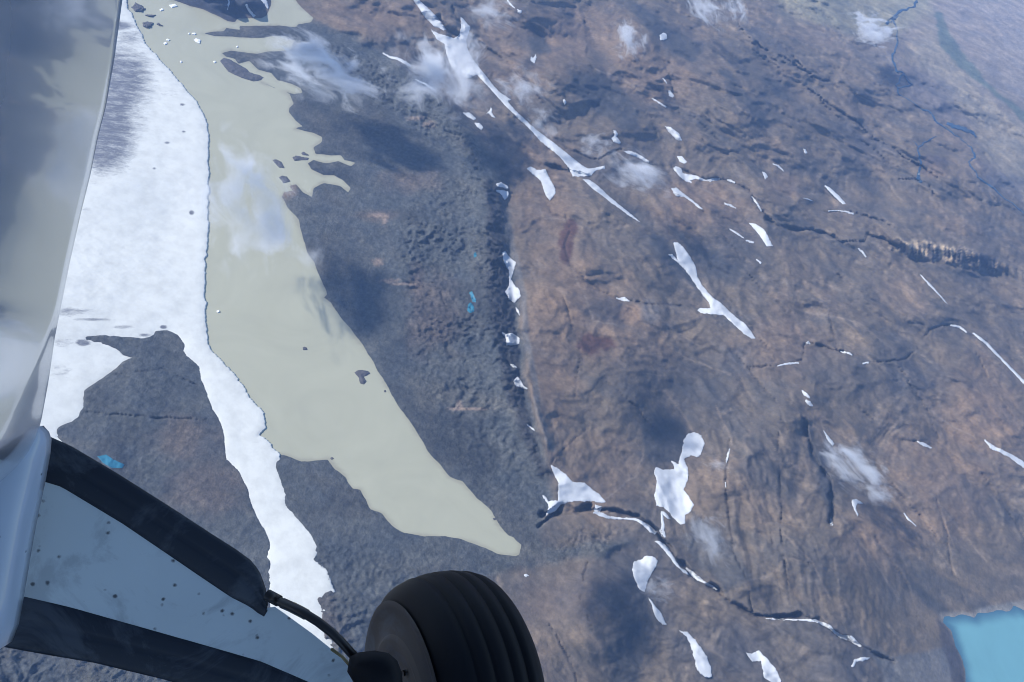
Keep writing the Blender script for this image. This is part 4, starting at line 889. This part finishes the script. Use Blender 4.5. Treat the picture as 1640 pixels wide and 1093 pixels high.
# wheel: lathe about its axle
def lathe(name, prof, c, ax, mat, parent, seg=96):
    ax = Vector(ax).normalized(); a = ax.cross(Vector((0, 1, 0))).normalized(); b = a.cross(ax)
    co = []; fa = []; n = len(prof)
    for s in range(seg):
        q = 2*math.pi*s/seg
        for r_, w_ in prof: co.append(Vector(c)+ax*w_+(a*math.cos(q)+b*math.sin(q))*r_)
    for s in range(seg):
        t = (s+1) % seg
        for k in range(n-1): fa.append((s*n+k, s*n+k+1, t*n+k+1, t*n+k))
    return pmesh(name, co, fa, mat, parent)
WC = cp(722, 1113, 2.0); AX = (0.86, 0.0, -0.51)      # axle: from the inner face (left, near) to the outer face
wheel = bpy.data.objects.new('wheel', None); C.objects.link(wheel); wheel.parent = plane
RW = 0.30; HW = 0.132
def tread():
    cr = lambda w: 0.3-0.018*(w/0.10)**2-0.040*max(0, (abs(w)-0.095)/0.048)**2
    p = [(0.225, -HW*1.02)]+[(cr(w), w) for w in (-0.131, -0.127, -0.12, -0.108, -0.095, -0.08)]
    for g0 in (-0.058, -0.015, 0.03, 0.07):
        rr = cr(g0)
        p += [(rr, g0-0.0055), (rr-0.0045, g0-0.0028), (rr-0.0045, g0+0.0028), (rr, g0+0.0055), (cr(g0+0.02), g0+0.02)]
    p += [(cr(w), w) for w in (0.10, 0.11, 0.12, 0.131)]+[(0.2, HW)]
    return p
lathe('tyre', tread(), WC, AX, RUB, wheel)
lathe('sidewall', [(0.250, -HW*1.04), (0.243, -HW*1.065), (0.232, -HW*1.05), (0.215, -HW*1.0), (0.190, -HW*1.0), (0.176, -HW*1.03), (0.170, -HW*1.05)], WC, AX, SIDE, wheel)
lathe('rim', [(0.172, -HW*1.04), (0.160, -HW*1.10), (0.13, -HW*1.02), (0.11, -HW*0.95), (0.06, -HW*0.95), (0.05, -HW*1.25), (0.001, -HW*1.25)], WC, AX, HUB, wheel)
# wheel bolts on the hub face
axn = Vector(AX).normalized(); ea = axn.cross(Vector((0, 1, 0))).normalized(); eb = ea.cross(axn)
for k in range(6):
    q = 2*math.pi*(k+0.3)/6; c0 = Vector(WC)-axn*HW*0.97+(ea*math.cos(q)+eb*math.sin(q))*0.092
    tube('wheel_bolt', [np.array(c0), np.array(c0-axn*0.010)], 0.0075, BLK, wheel, seg=6)
# brake caliper and axle block between leg and wheel
cal = [(560,1052),(575,1045),(600,1042),(622,1046),(636,1058),(644,1078),(646,1110),(600,1130),(570,1100),(556,1076)]
slab('brake_caliper', cal, lambda x, y: 1.68, 0.07, RUB, None, 0.03, 0.72, True)

# ------------------------------------------------------------------ haze: even, pale air round everything
hm = bpy.data.materials.new('haze_air'); hm.use_nodes = True; nt = hm.node_tree; nt.nodes.remove(nt.nodes['Principled BSDF'])
pv = nd(nt, 'ShaderNodeVolumePrincipled'); pv.inputs['Color'].default_value = (*HAZE_COL, 1); pv.inputs['Density'].default_value = HAZE_DENS
nt.links.new(pv.outputs[0], nt.nodes['Material Output'].inputs['Volume'])
zlo, zhi = float(Z.min())-30, H+12
xr = 160000.0
co = [(x, y, z) for z in (zlo, zhi) for x, y in ((-xr, -xr), (xr, -xr), (xr, xr), (-xr, xr))]
hz = mesh_np('haze', np.array(co), np.array([(0, 3, 2, 1), (4, 5, 6, 7), (0, 1, 5, 4), (1, 2, 6, 5), (2, 3, 7, 6), (3, 0, 4, 7)]), hm, False)
tag(hz, kind='stuff')
